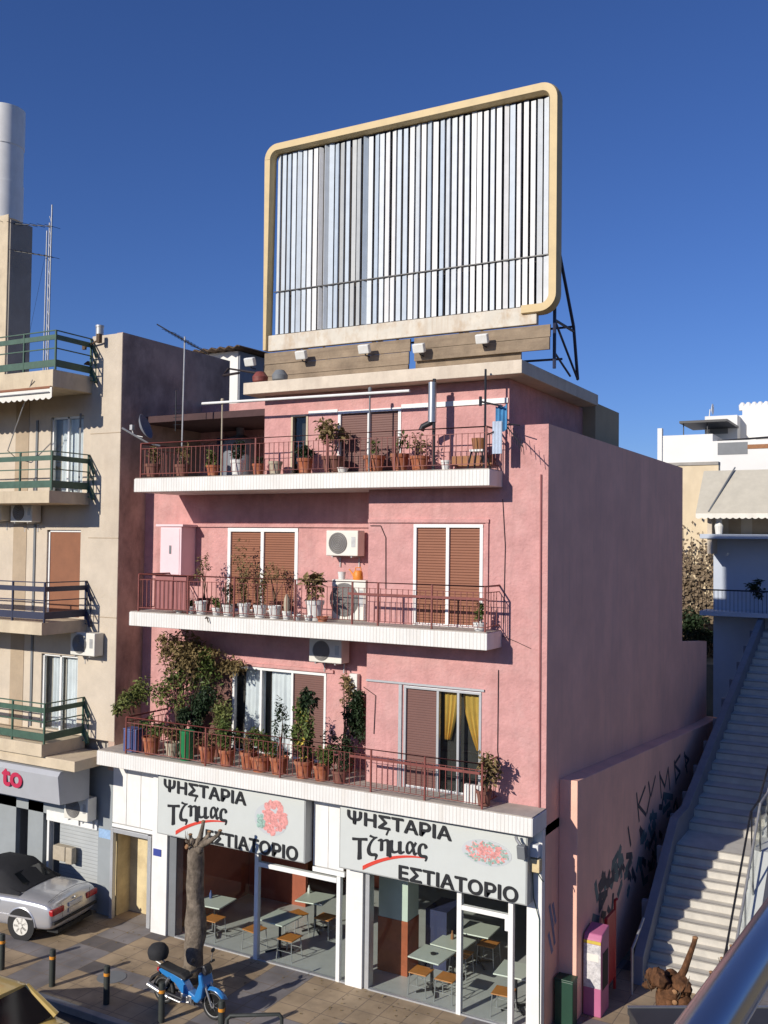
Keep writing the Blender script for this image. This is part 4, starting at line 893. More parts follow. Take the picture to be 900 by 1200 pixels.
# -- first balcony
fp = [(177, 'terracotta', .2, .4, [((0, 0, .62), (.34, .25, .3), 240, .10, 'leaf_mid')], 'terracotta pot with a leafy shrub just right of the blue bin'),
 (202, 'pot_stone', .17, .34, [((0, 0, .6), (.25, .2, .25), 130, .10, 'leaf_dry')], 'ribbed pale stone pot left of the green bin'),
 (243, 'terracotta', .19, .38, [((0, 0, .55), (.25, .2, .2), 120, .09, 'leaf_dry')], 'terracotta pot with a low dry plant just right of the green bin'),
 (266, 'terracotta', .18, .36, [((0, 0, .72), (.36, .25, .42), 420, .08, 'leaf_mid')], 'terracotta pot with a fine leaved bush left of the curtained window'),
 (291, 'terracotta', .18, .38, [((0, 0, .60), (.2, .2, .22), 90, .09, 'leaf_dry')], 'tall terracotta pot under the dark edge of the curtained window'),
 (306, 'terracotta', .24, .32, [((0, 0, .66), (.42, .3, .42), 620, .08, 'leaf_mid')], 'dense green bush in a terracotta trough before the white curtains'),
 (327, 'terracotta', .2, .36, [((.05, 0, 1.0), (.2, .2, .62), 160, .08, 'leaf_dark')], 'terracotta pot with a thin upright plant before the white curtains'),
 (356, 'terracotta', .2, .36, [((0, 0, .95), (.30, .25, .75), 620, .10, 'leaf_mid'), ((.12, 0, 1.6), (.2, .2, .3), 220, .10, 'leaf_dark'), ((0, -.1, .9), (.3, .2, .6), 24, .09, 'flower_yellow')], 'tall green shrub with yellow fruit in a terracotta pot before the brown shutter'),
 (377, 'terracotta', .18, .32, [((.05, 0, .6), (.34, .25, .32), 360, .09, 'leaf_mid')], 'low green shrub in the terracotta pot right of the yellow fruited one'),
 (398, 'pot_brown', .16, .26, [((0, 0, .5), (.36, .2, .3), 200, .08, 'leaf_dark'), ((0, 0, .5), (.36, .2, .3), 26, .07, 'flower_pink')], 'brown pot of small pink flowers near the middle of the first balcony')]
for i, (u, pm_, rr, hh, cr, lb) in enumerate(fp):
    v = 880+ (u-180)*.125
    plant(lb, (bx(u, -.42, v), -.42, Z1), pm_, rr, hh, cr, 5, 90+i, group='pots on the first balcony')
plant('large climbing shrub spreading over the pink wall at the left of the first balcony', (bx(212, .3, 850), .35, Z1), 'pot_brown', .24, .42,
  [((-.1, 0, 2.1), (.8, .35, .75), 1000, .11, 'leaf_dry'), ((.2, 0, 1.9), (.8, .35, .9), 500, .11, 'leaf_mid'), ((.75, .1, 2.1), (.85, .25, .40), 420, .10, 'leaf_dry'), ((-.2, -.1, 1.3), (.7, .3, .65), 420, .10, 'leaf_light'), ((-.2, -.1, 1.3), (.7, .3, .5), 90, .10, 'flower_pink')], 9, 120)
plant('pale green shrub leaning over the railing in front of the stained side wall', (bx(160, -.1, 850), -.1, Z1), 'pot_brown', .2, .38, [((-.25, 0, 1.2), (.6, .35, .7), 430, .11, 'leaf_light')], 8, 121)
plant('dark round conifer bush behind the green bin', (bx(226, .1, 850), .15, Z1), 'pot_brown', .22, .42, [((.05, 0, 1.05), (.45, .35, .55), 1500, .09, 'leaf_dark')], 5, 122)
plant('olive green shrub before the brown shutter left of the curtains', (bx(255, .2, 850), .25, Z1), 'pot_brown', .2, .4, [((0, 0, 1.0), (.4, .3, .65), 360, .08, 'leaf_light')], 6, 123)
plant('dark climbing plant on the pink wall below the small white box', (bx(404, .45, 860), .5, Z1), 'pot_brown', .2, .4, [((.12, .15, 1.25), (.32, .2, .6), 900, .10, 'leaf_dark'), ((-.15, .2, 1.75), (.3, .15, .4), 120, .10, 'leaf_dry'), ((0, -.3, .6), (.5, .3, .35), 200, .09, 'leaf_dark')], 6, 124)
plant('withered plant hanging over the right corner of the first balcony rail', (bx(566, -.5, 930), -.45, Z1), 'pot_brown', .15, .3, [((.12, -.05, .7), (.3, .22, .32), 150, .12, 'leaf_dry')], 6, 125)
o = thing('storage_bin', 'tall green plastic cylinder among the plants of the first balcony', 'bin', (bx(219, -.45, 875), -.45, Z1))
b = MB(); b.lathe([(.14, 0), (.16, .04), (.16, .6), (.17, .62), (.17, .66), (.1, .68)], (0, 0, 0), 18); b.build('body', 'plastic_green', o, smooth=True)
o = thing('storage_bin', 'blue plastic container at the left end of the first balcony', 'bin', (bx(157, -.4, 870), -.4, Z1))
b = MB(); b.box(-.2, .2, -.15, .15, 0, .5); b.box(-.21, .21, -.16, .16, .5, .54); b.build('body', 'plastic_blue', o, bevel=.03)
b = MB()
for i in range(3): b.cbox((bx(411+i*9, 0, 660)*0+bx(548+i*7, -.4, 930), -.42, Z1+.18), (.1, .09, .36), rz=.1*i)
tag(b.build('cartons', 'pot_white', bevel=.008), 'white upright cartons at the right end of the first balcony', 'cartons')
# balcony clutter
o = thing('utility_cabinet', 'pale pink metal cabinet fixed to the wall above the second balcony', 'cabinet', (-9.66, .62, 8.05))
b = MB(); b.box(-.33, .33, -.26, .27, 0, 1.2); b.build('casing', 'cabinet_pink', o, bevel=.012)
b = MB(); b.box(-.28, .28, -.272, -.262, .05, 1.15); b.build('door', 'cabinet_pink', o, bevel=.006)
b = MB(); b.box(-.03, .03, -.285, -.274, .55, .75); b.build('handle', 'mid_grey', o); b = MB(); b.box(-.45, .40, -.3, .27, 1.205, 1.26); b.build('hood', 'cabinet_pink', o, bevel=.006)
x0 = bx(184, -.6, 690); x1 = bx(220, -.6, 690)
b = MB(); b.box(x0, x0+.78*(x1-x0)*.75, -.665, -.64, Z2+.06, 8.12); b.box(x0+(x1-x0)*.60, x1, -.655, -.63, Z2+.08, 8.14); tag(b.build('privacy_panel', 'panel_maroon'), 'maroon sheet panel behind the left railing of the second balcony', 'panel')
x = onY(421, 675, .35).x
o = thing('watering_can', 'orange watering can on top of the old cream air conditioner', 'watering can', (x, .3, Z2+.86))
b = MB(); b.lathe([(.10, 0), (.11, .02), (.10, .16), (.07, .2)], (0, 0, 0), 14); b.tube([(-.09, 0, .06), (-.2, 0, .2), (-.22, 0, .22)], [.025, .015, .018], 8); b.tube([(.08, 0, .18), (.06, 0, .27), (-.06, 0, .26), (-.07, 0, .18)], .012, 6); b.build('body', 'orange_plastic', o, smooth=True)
x = onY(402, 676, .35).x
b = MB(); b.lathe([(.07, 0), (.09, .16), (.085, .16)], (x, .3, Z2+.862), 12); tag(b.build('flower_pot', 'pot_white', smooth=True), 'small white pot on top of the old cream air conditioner', 'pot')
p = onY(416, 800, .85); b = MB(); b.box(p.x-.1, p.x+.1, REC-.13, REC-.004, p.z-.2, p.z+.2); tag(b.build('wall_box', 'pot_white', bevel=.01), 'small white box on the pink wall beside the dark climber', 'junction box')
# terrace posts, flue and clothes line
b = MB(); a = onY(237, 473, -.65); c = onY(480, 458, -.65); b.tube([a, c], .03, 8); tag(b.build('awning_bar', 'white_paint', smooth=True), 'long white awning bar under the roof slab of the top balcony', 'awning bar')
for u, v0, lb in ((260, 470, 'slim grey awning post on the top balcony, left one'), (433, 457, 'slim awning post on the top balcony before the dark shutters')):
    p = onY(u, v0, -.62); b = MB(); b.tube([(p.x, -.6, Z3), (p.x, -.6, p.z)], .018, 8); b.lathe([(.035, 0), (.04, .05), (.03, .09)], (p.x, -.6, p.z-.03), 8); tag(b.build('awning_post', 'pot_stone' if u < 300 else 'mid_grey', smooth=True), lb, 'post', 'awning posts on the top balcony')
p = onY(509, 446, -.42); o = thing('flue_pipe', 'fat galvanised flue pipe rising above the top balcony railing', 'flue', (p.x, -.5, Z3))
b = MB(); b.tube([(0, 0, .95), (0, 0, p.z-Z3-.05)], .085, 14); b.build('pipe', 'steel', o, smooth=True); b = MB(); b.tube([(.04, 0, 0), (.04, 0, p.z-Z3+.02)], .035, 8); b.tube([(-.02, 0, .95), (-.2, 0, .88), (-.24, 0, .8)], .06, 10); b.build('support_post', 'black_metal', o, smooth=True)
p = onY(569, 444, -.6); o = thing('television_antenna', 'dark antenna mast with clothes hanging at the right end of the top balcony', 'antenna', (p.x, -.6, Z3))
b = MB(); b.tube([(0, 0, 0), (0, 0, 1.9)], .022, 6); b.build('mast', 'black_metal', o)
b = MB(); q0 = onY(594, 500, -.4)-o.location; q1 = onY(613, 524, -.9)-o.location
b.tube([q0, q1], .012, 5)
for k in range(8):
    t = k/7; q = q0.lerp(q1, t); b.tube([q+Vector((.02, 0, -.14)), q+Vector((-.02, 0, .14))], .006, 4)
b.tube([(0, 0, .62), q0+Vector((.05, 0, .05)), q0+Vector((.3, -.1, 0))], .012, 5); b.tube([(-.08, 0, 1.28), (.35, .0, 1.17)], .02, 6); b.tube([(-.1, 0, 1.2), (-.1, 0, 1.38)], .03, 6)
b.build('aerial', 'black_metal', o)
o = thing('laundry', 'blue and white clothes hanging at the right end of the top balcony', 'laundry', (p.x+.28, -.5, Z3))
b = MB(); n = 9
for (xx, zt_, zb_, mm) in ((0, 1.2, .72, 0),):
    vs = [[b.bm.verts.new((-.11+.24*i/n, .02*math.sin(i*1.9), zt_+(zb_-zt_)*j/5-.03*math.sin(i*1.3))) for j in range(6)] for i in range(n+1)]
    for i in range(n):
        for j in range(5): b.bm.faces.new((vs[i][j], vs[i+1][j], vs[i+1][j+1], vs[i][j+1]))
b.build('blue_shirt', 'cloth_blue', o, smooth=True)
b = MB(); vs = [[b.bm.verts.new((-.16+.2*i/n, -.03+.02*math.sin(i*2.1), .9+(-.62)*j/5)) for j in range(6)] for i in range(n+1)]
for i in range(n):
    for j in range(5): b.bm.faces.new((vs[i][j], vs[i+1][j], vs[i+1][j+1], vs[i][j+1]))
b.build('pale_towel', 'cloth_light', o, smooth=True)
o = thing('stool', 'dark stool with a brown basket at the right end of the top balcony', 'stool', (bx(560, -.45, 545), -.4, Z3))
b = MB(); b.box(-.14, .14, -.14, .14, .34, .38); b.build('seat', 'pot_white', o)
for sx in (-1, 1):
    for sy in (-1, 1): b = MB(); b.tube([(sx*.17, sy*.16, 0), (sx*.11, sy*.11, .34)], .018, 6); b.build('leg', 'black_metal', o)
b = MB(); b.lathe([(.12, .385), (.15, .6), (.14, .6)], (0, 0, 0), 12); tag(b.build('basket', 'wood', smooth=True), 'brown basket on the dark stool of the top balcony', 'basket'); bpy.data.objects['basket'].location = o.location
b = MB(); b.box(bx(530, -.1, 545), -1.1, -.12, -.06, Z3+.1, Z3+.3); tag(b.build('wooden_board', 'wood'), 'low brown board along the wall at the right of the top balcony', 'board')
# ghost: tall flue cowl on the left terrace
o = thing('water_boiler', 'pale water boiler with a capped flue standing on the left terrace', 'boiler', (onY(281, 540, 2.5).x, 2.5, Z3))
b = MB(); b.lathe([(.42, 0), (.43, 1.05), (.40, 1.18), (.20, 1.26), (.10, 1.3), (.10, 1.5), (.16, 1.52), (.17, 1.56), (.05, 1.68)], (0, 0, 0), 16); b.build('tank', 'stair_side', o, smooth=True)
b = MB(); b.box(-1.0, -.5, .3, .5, 0, 1.3); b.build('blue_panel', 'blue_paint', o)
# satellite dish and aerial on the balcony end against the stained wall
p = onY(170, 500, -.3)
o = thing('satellite_dish', 'white satellite dish on an arm beside the stained side wall', 'satellite dish', (p.x, -.3, p.z))
b = MB(); b.lathe([(.001, .12), (.15, .09), (.30, .03), (.40, -.04), (.41, -.03), (.30, .05), (.15, .11)], (0, 0, 0), 22, 'X', 1, .95)
for v in b.bm.verts: v.co = Matrix.Rotation(PI+.38, 3, 'Z') @ Matrix.Rotation(.35, 3, 'Y') @ (v.co*.80)
b.build('dish', 'stair_side', o, smooth=True); b = MB(); b.tube([(-.02, -.05, -.25), (-.24, -.12, -.2), (-.28, -.14, -.08)], .014, 5); b.cbox((-.28, -.14, -.02), (.08, .08, .12)); b.build('feed_arm', 'galv', o)
b = MB(); b.tube([(-.4, -.35, -.05), (.15, .0, -.42), (.3, .2, -.45)], .025, 6); b.build('bracket', 'galv', o, smooth=True)
p = onY(213, 395, -.1); q = onY(213, 520, -.1)
o = thing('television_antenna', 'tall slim television antenna before the stained side wall', 'antenna', (q.x, -.1, q.z))
H_ = p.z-q.z; b = MB(); b.tube([(0, 0, -.8), (0.03, 0, H_)], .02, 6); b.build('mast', 'galv', o)
b = MB(); q0 = onY(184, 380, -.1)-o.location; q1 = onY(232, 408, -.1)-o.location; b.tube([q0, q1], .016, 5)
for k in range(10): t = .3+.7*k/9; c = q0.lerp(q1, t); b.tube([c+Vector((-.05, -.2, .02)), c+Vector((.05, .2, -.02))], .006, 4)
b.tube([q1, q1+Vector((.25, .1, -.15))], .012, 5)
for k in range(6): c = Vector((-.15, 0, H_*.18+.09*k)); b.tube([c+Vector((-.12, 0, 0)), c+Vector((.14, 0, 0))], .007, 4)
b.tube([(-.2, 0, H_*.12), (-.2, 0, H_*.5)], .012, 5); b.build('aerial', 'black_metal', o)

# ================================================================== cars
def loft(b, secs, close=True):
    """sections: list of point lists running left sill -> over the top -> right sill"""
    rings = [[b.bm.verts.new(p) for p in s] for s in secs]
    n = len(rings[0])
    for i in range(len(rings)-1):
        for k in range(n-1): b.bm.faces.new((rings[i][k], rings[i][k+1], rings[i+1][k+1], rings[i+1][k]))
        b.bm.faces.new((rings[i][-1], rings[i][0], rings[i+1][0], rings[i+1][-1]))
    if close: b.bm.faces.new(rings[0][::-1]); b.bm.faces.new(rings[-1])
    bmesh.ops.recalc_face_normals(b.bm, faces=b.bm.faces); return b
def body_sec(x, w, zb, zm, zs, zt):
    h = [(w*.92, zb), (w*.985, zb+(zm-zb)*.5), (w, zm), (w*.975, zs-.02), (w*.93, zs+.01), (w*.70, zs+(zt-zs)*.75), (w*.35, zt), (0, zt+.006)]
    return [(x, -y, z) for y, z in h] + [(x, y, z) for y, z in h[-2::-1]]
def wheel(o, x, y, r=.31, wd=.2):
    s = 1 if y > 0 else -1
    b = MB(); b.lathe([(r*.62, -wd/2), (r*.95, -wd/2), (r, -wd*.3), (r, wd*.3), (r*.95, wd/2), (r*.62, wd/2)], (x, y, r), 28, 'Y'); t = b.build('wheel', 'rubber', o, smooth=True)
    b = MB(); yy = y+s*wd*.42
    b.lathe([(r*.60, -.02), (r*.66, .0), (r*.66, .03), (r*.58, .03)], (x, yy, r), 28, 'Y')
    for k in range(7):
        a = 2*PI*k/7; b.cbox((x+math.cos(a)*r*.34, yy+s*.015, r+math.sin(a)*r*.34), (r*.5, .03, r*.16), ry=-a)
    b.lathe([(r*.16, -.02), (r*.16, .04)], (x, yy, r), 14, 'Y'); b.build('rim', 'ac_white', t)
    b = MB(); b.lathe([(r*.58, -.03), (r*.58, .0)], (x, yy-s*.03, r), 22, 'Y'); b.build('brake_disc', 'black_metal', t)
def car(name, label, loc, rz, paint, L, soft):
    o = thing(name, label, 'car', loc, rz); h = L/2; W = .87
    st = [(-h, .78, .30, .50, .62, .66), (-h+.06, .84, .24, .50, .78, .86), (-h+.25, .865, .2, .5, .84, .93), (-h+.75, W, .18, .5, .87, .97), (-h+1.3, W, .18, .5, .88, .98), (-.2, W, .18, .5, .86, .97), (.6, W, .18, .5, .85, .95), (h-1.2, W, .18, .5, .82, .92), (h-.5, .855, .2, .5, .74, .80), (h-.12, .80, .24, .48, .62, .68), (h, .72, .3, .46, .54, .58)]
    b = MB(); loft(b, [body_sec(*s) for s in st])
    ob = b.build('body', paint, o, smooth=True)
    sub = ob.modifiers.new('sub', 'SUBSURF'); sub.levels = 1; sub.render_levels = 2
    xr, xf = -h+.82, h-.95
    for x in (xr, xf):
        for s in (-1, 1):
            wheel(o, x, s*(W-.10))
            b = MB(); b.lathe([(.37, 0), (.37, s*.02)], (x, s*(W-.012), .33), 28, 'Y'); b.build('wheel_arch', 'rubber', o)
            b = MB(); b.tube([(x+.38*math.cos(a), s*(W-.01), .33+.38*math.sin(a)) for a in [PI*k/14 for k in range(15)]], .022, 6); b.build('wheel_arch_lip', paint, o, smooth=True)
    def cab(x, w0, w1, z0, z1): 
        hh = [(w0, z0), (w0*.5+w1*.5, (z0+z1)/2), (w1, z1-.06), (w1*.85, z1), (w1*.4, z1+.025), (0, z1+.03)]
        return [(x, -y, z) for y, z in hh]+[(x, y, z) for y, z in hh[-2::-1]]
    top = 1.40 if soft else 1.44
    x0, x1, x2, x3 = (-h+1.0, -h+1.65, .35, 1.1) if soft else (-h+.42, -h+1.0, .35, 1.15)
    if soft:
        b = MB(); loft(b, [cab(x0, .76, .60, .93, .97), cab(x0+.35, .77, .61, .93, 1.20), cab(x1, .78, .60, .93, top-.02), cab(x1+.7, .78, .60, .93, top), cab(x2, .78, .58, .93, top-.05)])
        c = b.build('soft_top', 'soft_top', o, smooth=True)
        b = MB(); b.quad((x0+.10, -.45, 1.06), (x0+.10, .45, 1.06), (x0+.42, .42, 1.27), (x0+.42, -.42, 1.27)); b.build('rear_window', 'car_glass', c)
        for s in (-1, 1):
            b = MB(); b.quad((x1+.1, s*.795, .97), (x2, s*.80, .97), (x2-.15, s*.655, top-.12), (x1+.3, s*.66, top-.12)); b.build('side_window', 'dark', c)
        b = MB(); loft(b, [cab(x2+.01, .77, .57, .93, top-.06), cab(x3, .76, .70, .92, .95)]); b.build('windscreen', 'dark', o, smooth=True)
    else:
        b = MB(); 
        z0 = .95
        # roof panel and pillars in paint, glass between
        loft(b, [[(x, -w_, z) for w_, z in ((.58, top-.035), (.45, top), (0, top+.02))]+[(x, w_, z) for w_, z in ((.45, top), (.58, top-.035))]+[(x, .5, top-.06), (x, -.5, top-.06)] for x in (x1-.02, x1+.5, x2)])
        c = b.build('roof', paint, o, smooth=True)
        for s in (-1, 1):
            for e0, e1, rr in (((x0+.02, s*.72, z0-.02), (x1, s*.56, top-.05), [.07, .05]), ((x3, s*.74, z0-.02), (x2, s*.57, top-.04), [.035, .03]), ((x1+.95, s*.775, z0), (x1+.95, s*.6, top-.04), [.04, .04])):
                MB().tube([e0, e1], rr, 8).build('pillar', paint, c, smooth=True)
        b = MB(); b.quad((x0+.03, -.70, z0), (x1, -.55, top-.03), (x1, .55, top-.03), (x0+.03, .70, z0)); b.build('rear_window', 'car_glass', c)
        b = MB(); b.quad((x3, -.70, z0), (x3, .70, z0), (x2, .55, top-.03), (x2, -.55, top-.03)); b.build('windscreen', 'glass_dark', c)
        for s in (-1, 1):
            b = MB(); b.quad((x0+.1, s*.745, z0), (x1+.02, s*.585, top-.05), (x2, s*.585, top-.05), (x3, s*.745, z0)); b.build('side_window', 'car_glass', c)
        b = MB(); b.box(x0+.2, x3-.1, -.70, .70, .5, .80); b.box(x1+.15, x1+.45, -.66, .66, .8, 1.02); b.build('seats', 'dark', o)
        for s in (-1, 1):
            b = MB(); b.tube([(x0+.03, s*.70, z0+.01), (x1, s*.56, top-.02)], .012, 5); b.build('glass_trim', 'steel', c)
    for s in (-1, 1):
        b = MB(); b.box(-h-.012, -h+.12, min(s*.82, s*.40), max(s*.82, s*.40), .60, .74); t = b.build('tail_light', 'tail_red', o, bevel=.03)
        b = MB(); b.box(h-.16, h+.002, min(s*.74, s*.40), max(s*.74, s*.40), .53, .64); b.build('headlight', 'glass_clear', o, bevel=.02)
        b = MB(); b.box(-.62, -.42, min(s*.875, s*.89), max(s*.875, s*.89), .72, .75); b.build('door_handle', paint, o)
    b = MB(); b.box(-h-.035, -h+.1, -.78, .78, .40, .46); b.build('bumper_strip', 'rubber', o, bevel=.015)
    b = MB(); b.box(-h-.02, -h+.04, -.26, .26, .52, .62); b.build('number_plate_holder', 'pot_white' if not soft else paint, o)
    b = MB(); b.box(-h-.005, -h+.3, -.62, .62, .17, .26); b.build('rear_valance', 'rubber', o)
    b = MB(); b.tube([(-h+.2, -.72, .872), (-h+.22, -.3, .945), (-h+.22, .3, .945), (-h+.2, .72, .872)], .005, 4); b.build('boot_seam', 'rubber', o)
    for s in (-1, 1):
        b = MB(); b.tube([(-h+.005, s*.52, .845), (-h-.012, s*.50, .70), (-h-.018, s*.48, .50)], .005, 4); b.build('boot_seam', 'rubber', o)
        b = MB(); b.tube([(-.75, s*.875, .86), (-.72, s*.885, .6), (-.6, s*.875, .3)], .005, 4); b.build('door_seam', 'rubber', o)
        b = MB(); b.box(-h+.5, h-.7, min(s*.872, s*.886), max(s*.872, s*.886), .49, .53); b.build('side_strip', 'rubber' if not soft else paint, o)
    b = MB(); b.box(-h-.016, -h+.02, -.24, .24, .645, .735); b.build('number_plate', 'pot_white', o)
    b = MB(); b.tube([(-h-.012, 0, .80), (-h+.02, 0, .80)], .035, 12); b.build('badge', 'steel', o)
    return o
car('parked_car', 'silver convertible with black soft top parked under the crimson lettered sign', (-13.25, -1.42, G0+.004), PI+.16, 'car_silver', 4.4, True)
car('parked_car', 'yellow saloon taxi cut off at the lower left corner of the photo', (-8.78, -6.10, G0-.13), PI+.03, 'car_yellow', 4.4, False)

# ================================================================== blue moped
MP = thing('moped', 'blue step through moped with black top box parked by the pruned tree', 'moped', (-6.27, -2.72, G0+.004), -.02)
def mwheel(x):
    r = .275; b = MB(); n = 28
    for k in range(n):
        pass
    b.lathe([(r-.055, -.02), (r-.03, -.04), (r-.008, -.03), (r, 0), (r-.008, .03), (r-.03, .04), (r-.055, .02), (r-.055, -.02)], (x, 0, r), n, 'Y'); t = b.build('wheel', 'rubber', MP, smooth=True)
    b = MB(); b.lathe([(r-.075, -.018), (r-.05, -.024), (r-.05, .024), (r-.075, .018), (r-.075, -.018)], (x, 0, r), n, 'Y')
    b.lathe([(.05, -.05), (.05, .05)], (x, 0, r), 14, 'Y')
    for k in range(14): a = 2*PI*k/14; b.tube([(x+.04*math.cos(a), .03*(-1)**k, r+.04*math.sin(a)), (x+(r-.06)*math.cos(a+.15), 0, r+(r-.06)*math.sin(a+.15))], .004, 4)
    b.build('rim', 'steel', t)
mwheel(-.62); mwheel(.64)
b = MB(); b.prism([(-.72, .66), (-.60, .73), (-.1, .62), (.06, .44), (.28, .36), (.34, .42), (.30, .30), (.02, .27), (-.12, .36), (-.28, .50), (-.62, .60)], .18, 'Y', -.09); b.build('side_fairing', 'bike_blue', MP, bevel=.025)
b = MB(); b.prism([(.24, .30), (.36, .28), (.46, .40), (.50, .62), (.44, .84), (.36, .86), (.38, .66), (.30, .48)], .34, 'Y', -.17); b.build('leg_shield', 'bike_blue', MP, bevel=.05)
b = MB(); secs = []
for t in range(9):
    a = math.radians(160-130*t/8); secs.append([(.64+.315*math.cos(a), y, .285+.315*math.sin(a)-abs(y)*.5) for y in (-.07, -.04, 0, .04, .07)])
rg = [[b.bm.verts.new(p) for p in s] for s in secs]
for i in range(8):
    for k in range(4): b.bm.faces.new((rg[i][k], rg[i][k+1], rg[i+1][k+1], rg[i+1][k]))
o_ = b.build('front_mudguard', 'bike_blue', MP, smooth=True); sdm = o_.modifiers.new('s', 'SOLIDIFY'); sdm.thickness = .012
b = MB()
for s in (-1, 1): b.tube([(.42, s*.07, .74), (.52, s*.08, .55), (.64, s*.075, .275)], [.025, .024, .018], 8)
b.build('fork', 'steel', MP, smooth=True)
b = MB(); b.prism([(-.70, .72), (-.66, .79), (-.35, .74), (-.10, .72), (.03, .66), (.0, .60), (-.3, .66)], .24, 'Y', -.12); b.build('seat', 'rubber', MP, bevel=.04)
b = MB(); b.tube([(.36, -.32, .93), (.38, -.18, .96), (.41, 0, .93), (.38, .18, .96), (.36, .32, .93)], .016, 8); b.build('handlebar', 'black_metal', MP, smooth=True)
for s in (-1, 1):
    b = MB(); b.tube([(.34, s*.34, .93), (.365, s*.22, .945)], .024, 8); b.build('grip', 'rubber', MP)
    b = MB(); b.tube([(.39, s*.2, .96), (.36, s*.27, 1.1)], .008, 5); b.ball((.35, s*.29, 1.14), .06, 10, (.35, 1, .75)); b.build('mirror', 'black_metal', MP, smooth=True)
b = MB(); b.prism([(.38, .84), (.50, .80), (.53, .90), (.46, 1.0), (.38, .98)], .2, 'Y', -.1); b.build('headlamp_cowl', 'black_metal', MP, bevel=.03)
b = MB(); b.ball((.50, 0, .86), .07, 12, (.5, 1, .8)); b.build('headlight', 'glass_clear', MP, smooth=True)
b = MB(); b.lathe([(.10, 0), (.19, .03), (.215, .12), (.205, .2), (.15, .27), (.05, .30)], (-.80, 0, .82), 18, 'Z', 1, .95); b.build('top_box', 'soft_top', MP, smooth=True)
b = MB(); b.tube([(-.5, .06, .72), (-.8, .06, .80)], .014, 6); b.tube([(-.5, -.06, .72), (-.8, -.06, .80)], .014, 6); b.build('carrier', 'galv', MP)
b = MB(); b.cbox((.02, 0, .28), (.28, .2, .16)); b.tube([(-.06, 0, .3), (.16, 0, .3)], .085, 12); b.cbox((.02, -.11, .28), (.14, .05, .13)); b.build('engine', 'steel', MP, bevel=.02)
b = MB(); b.tube([(.12, -.11, .24), (-.1, -.14, .20), (-.45, -.15, .24)], .022, 8); b.tube([(-.38, -.15, .23), (-.90, -.16, .36)], [.045, .055], 12); b.build('exhaust', 'steel', MP, smooth=True)
b = MB(); b.tube([(-.05, .1, .25), (-.62, .09, .275)], .028, 8); b.tube([(-.05, -.1, .25), (-.62, -.09, .275)], .028, 8); b.build('swing_arm', 'black_metal', MP)
for s in (-1, 1):
    b = MB(); b.tube([(-.40, s*.11, .58), (-.60, s*.11, .30)], .03, 8); b.build('shock_absorber', 'steel', MP)
b = MB(); b.prism([(-.72, .62), (-.92, .48), (-1.0, .34), (-.96, .34), (-.86, .46), (-.68, .56)], .12, 'Y', -.06); b.build('rear_mudguard', 'soft_top', MP, bevel=.01)
b = MB(); b.box(-.76, -.70, -.08, .08, .62, .70); b.build('tail_light', 'tail_red', MP, bevel=.02)
b = MB(); b.tube([(.0, .1, .2), (-.05, .25, 0)], .014, 6); b.build('side_stand', 'black_metal', MP)

# ================================================================== bollards and hoop barrier
BO = thing('bollard', 'black bollard with orange band beside the left frame edge', 'bollard', (-10.86, -3.31, G0), group='bollards along the kerb')
b = MB(); b.lathe([(.062, 0), (.062, .70), (.056, .735), (.03, .75)], (0, 0, 0), 16); b.build('post', 'bollard', BO, smooth=True)
b = MB(); b.lathe([(.0645, .55), (.0645, .61)], (0, 0, 0), 16); b.build('band', 'band_orange', BO)
for x, lb in ((-9.35, 'black bollard with orange band in front of the silver car boot'), (-7.84, 'black bollard with orange band standing in the shadow edge of the yellow taxi'), (-6.42, 'black bollard with orange band in front of the rear wheel of the moped'), (-4.99, 'black bollard with orange band in front of the front wheel of the moped')):
    dup(BO, (x, -3.31, G0), random.Random(int(x*10)).uniform(0, 6), lb)
HB = thing('hoop_barrier', 'low black hoop barrier with orange bands at the bottom edge right of the moped', 'barrier', (-3.72, -3.22, G0))
b = MB(); b.tube([(0, 0, 0), (0, 0, .70), (-.05, -.02, .76), (-.75, -.5, .76), (-.8, -.53, .70), (-.8, -.53, 0)], .035, 10); b.build('hoop', 'bollard', HB, smooth=True)
for x, y in ((0, 0), (-.8, -.53)):
    b = MB(); b.lathe([(.04, .5), (.04, .58)], (x, y, 0), 14); b.build('band', 'band_orange', HB)

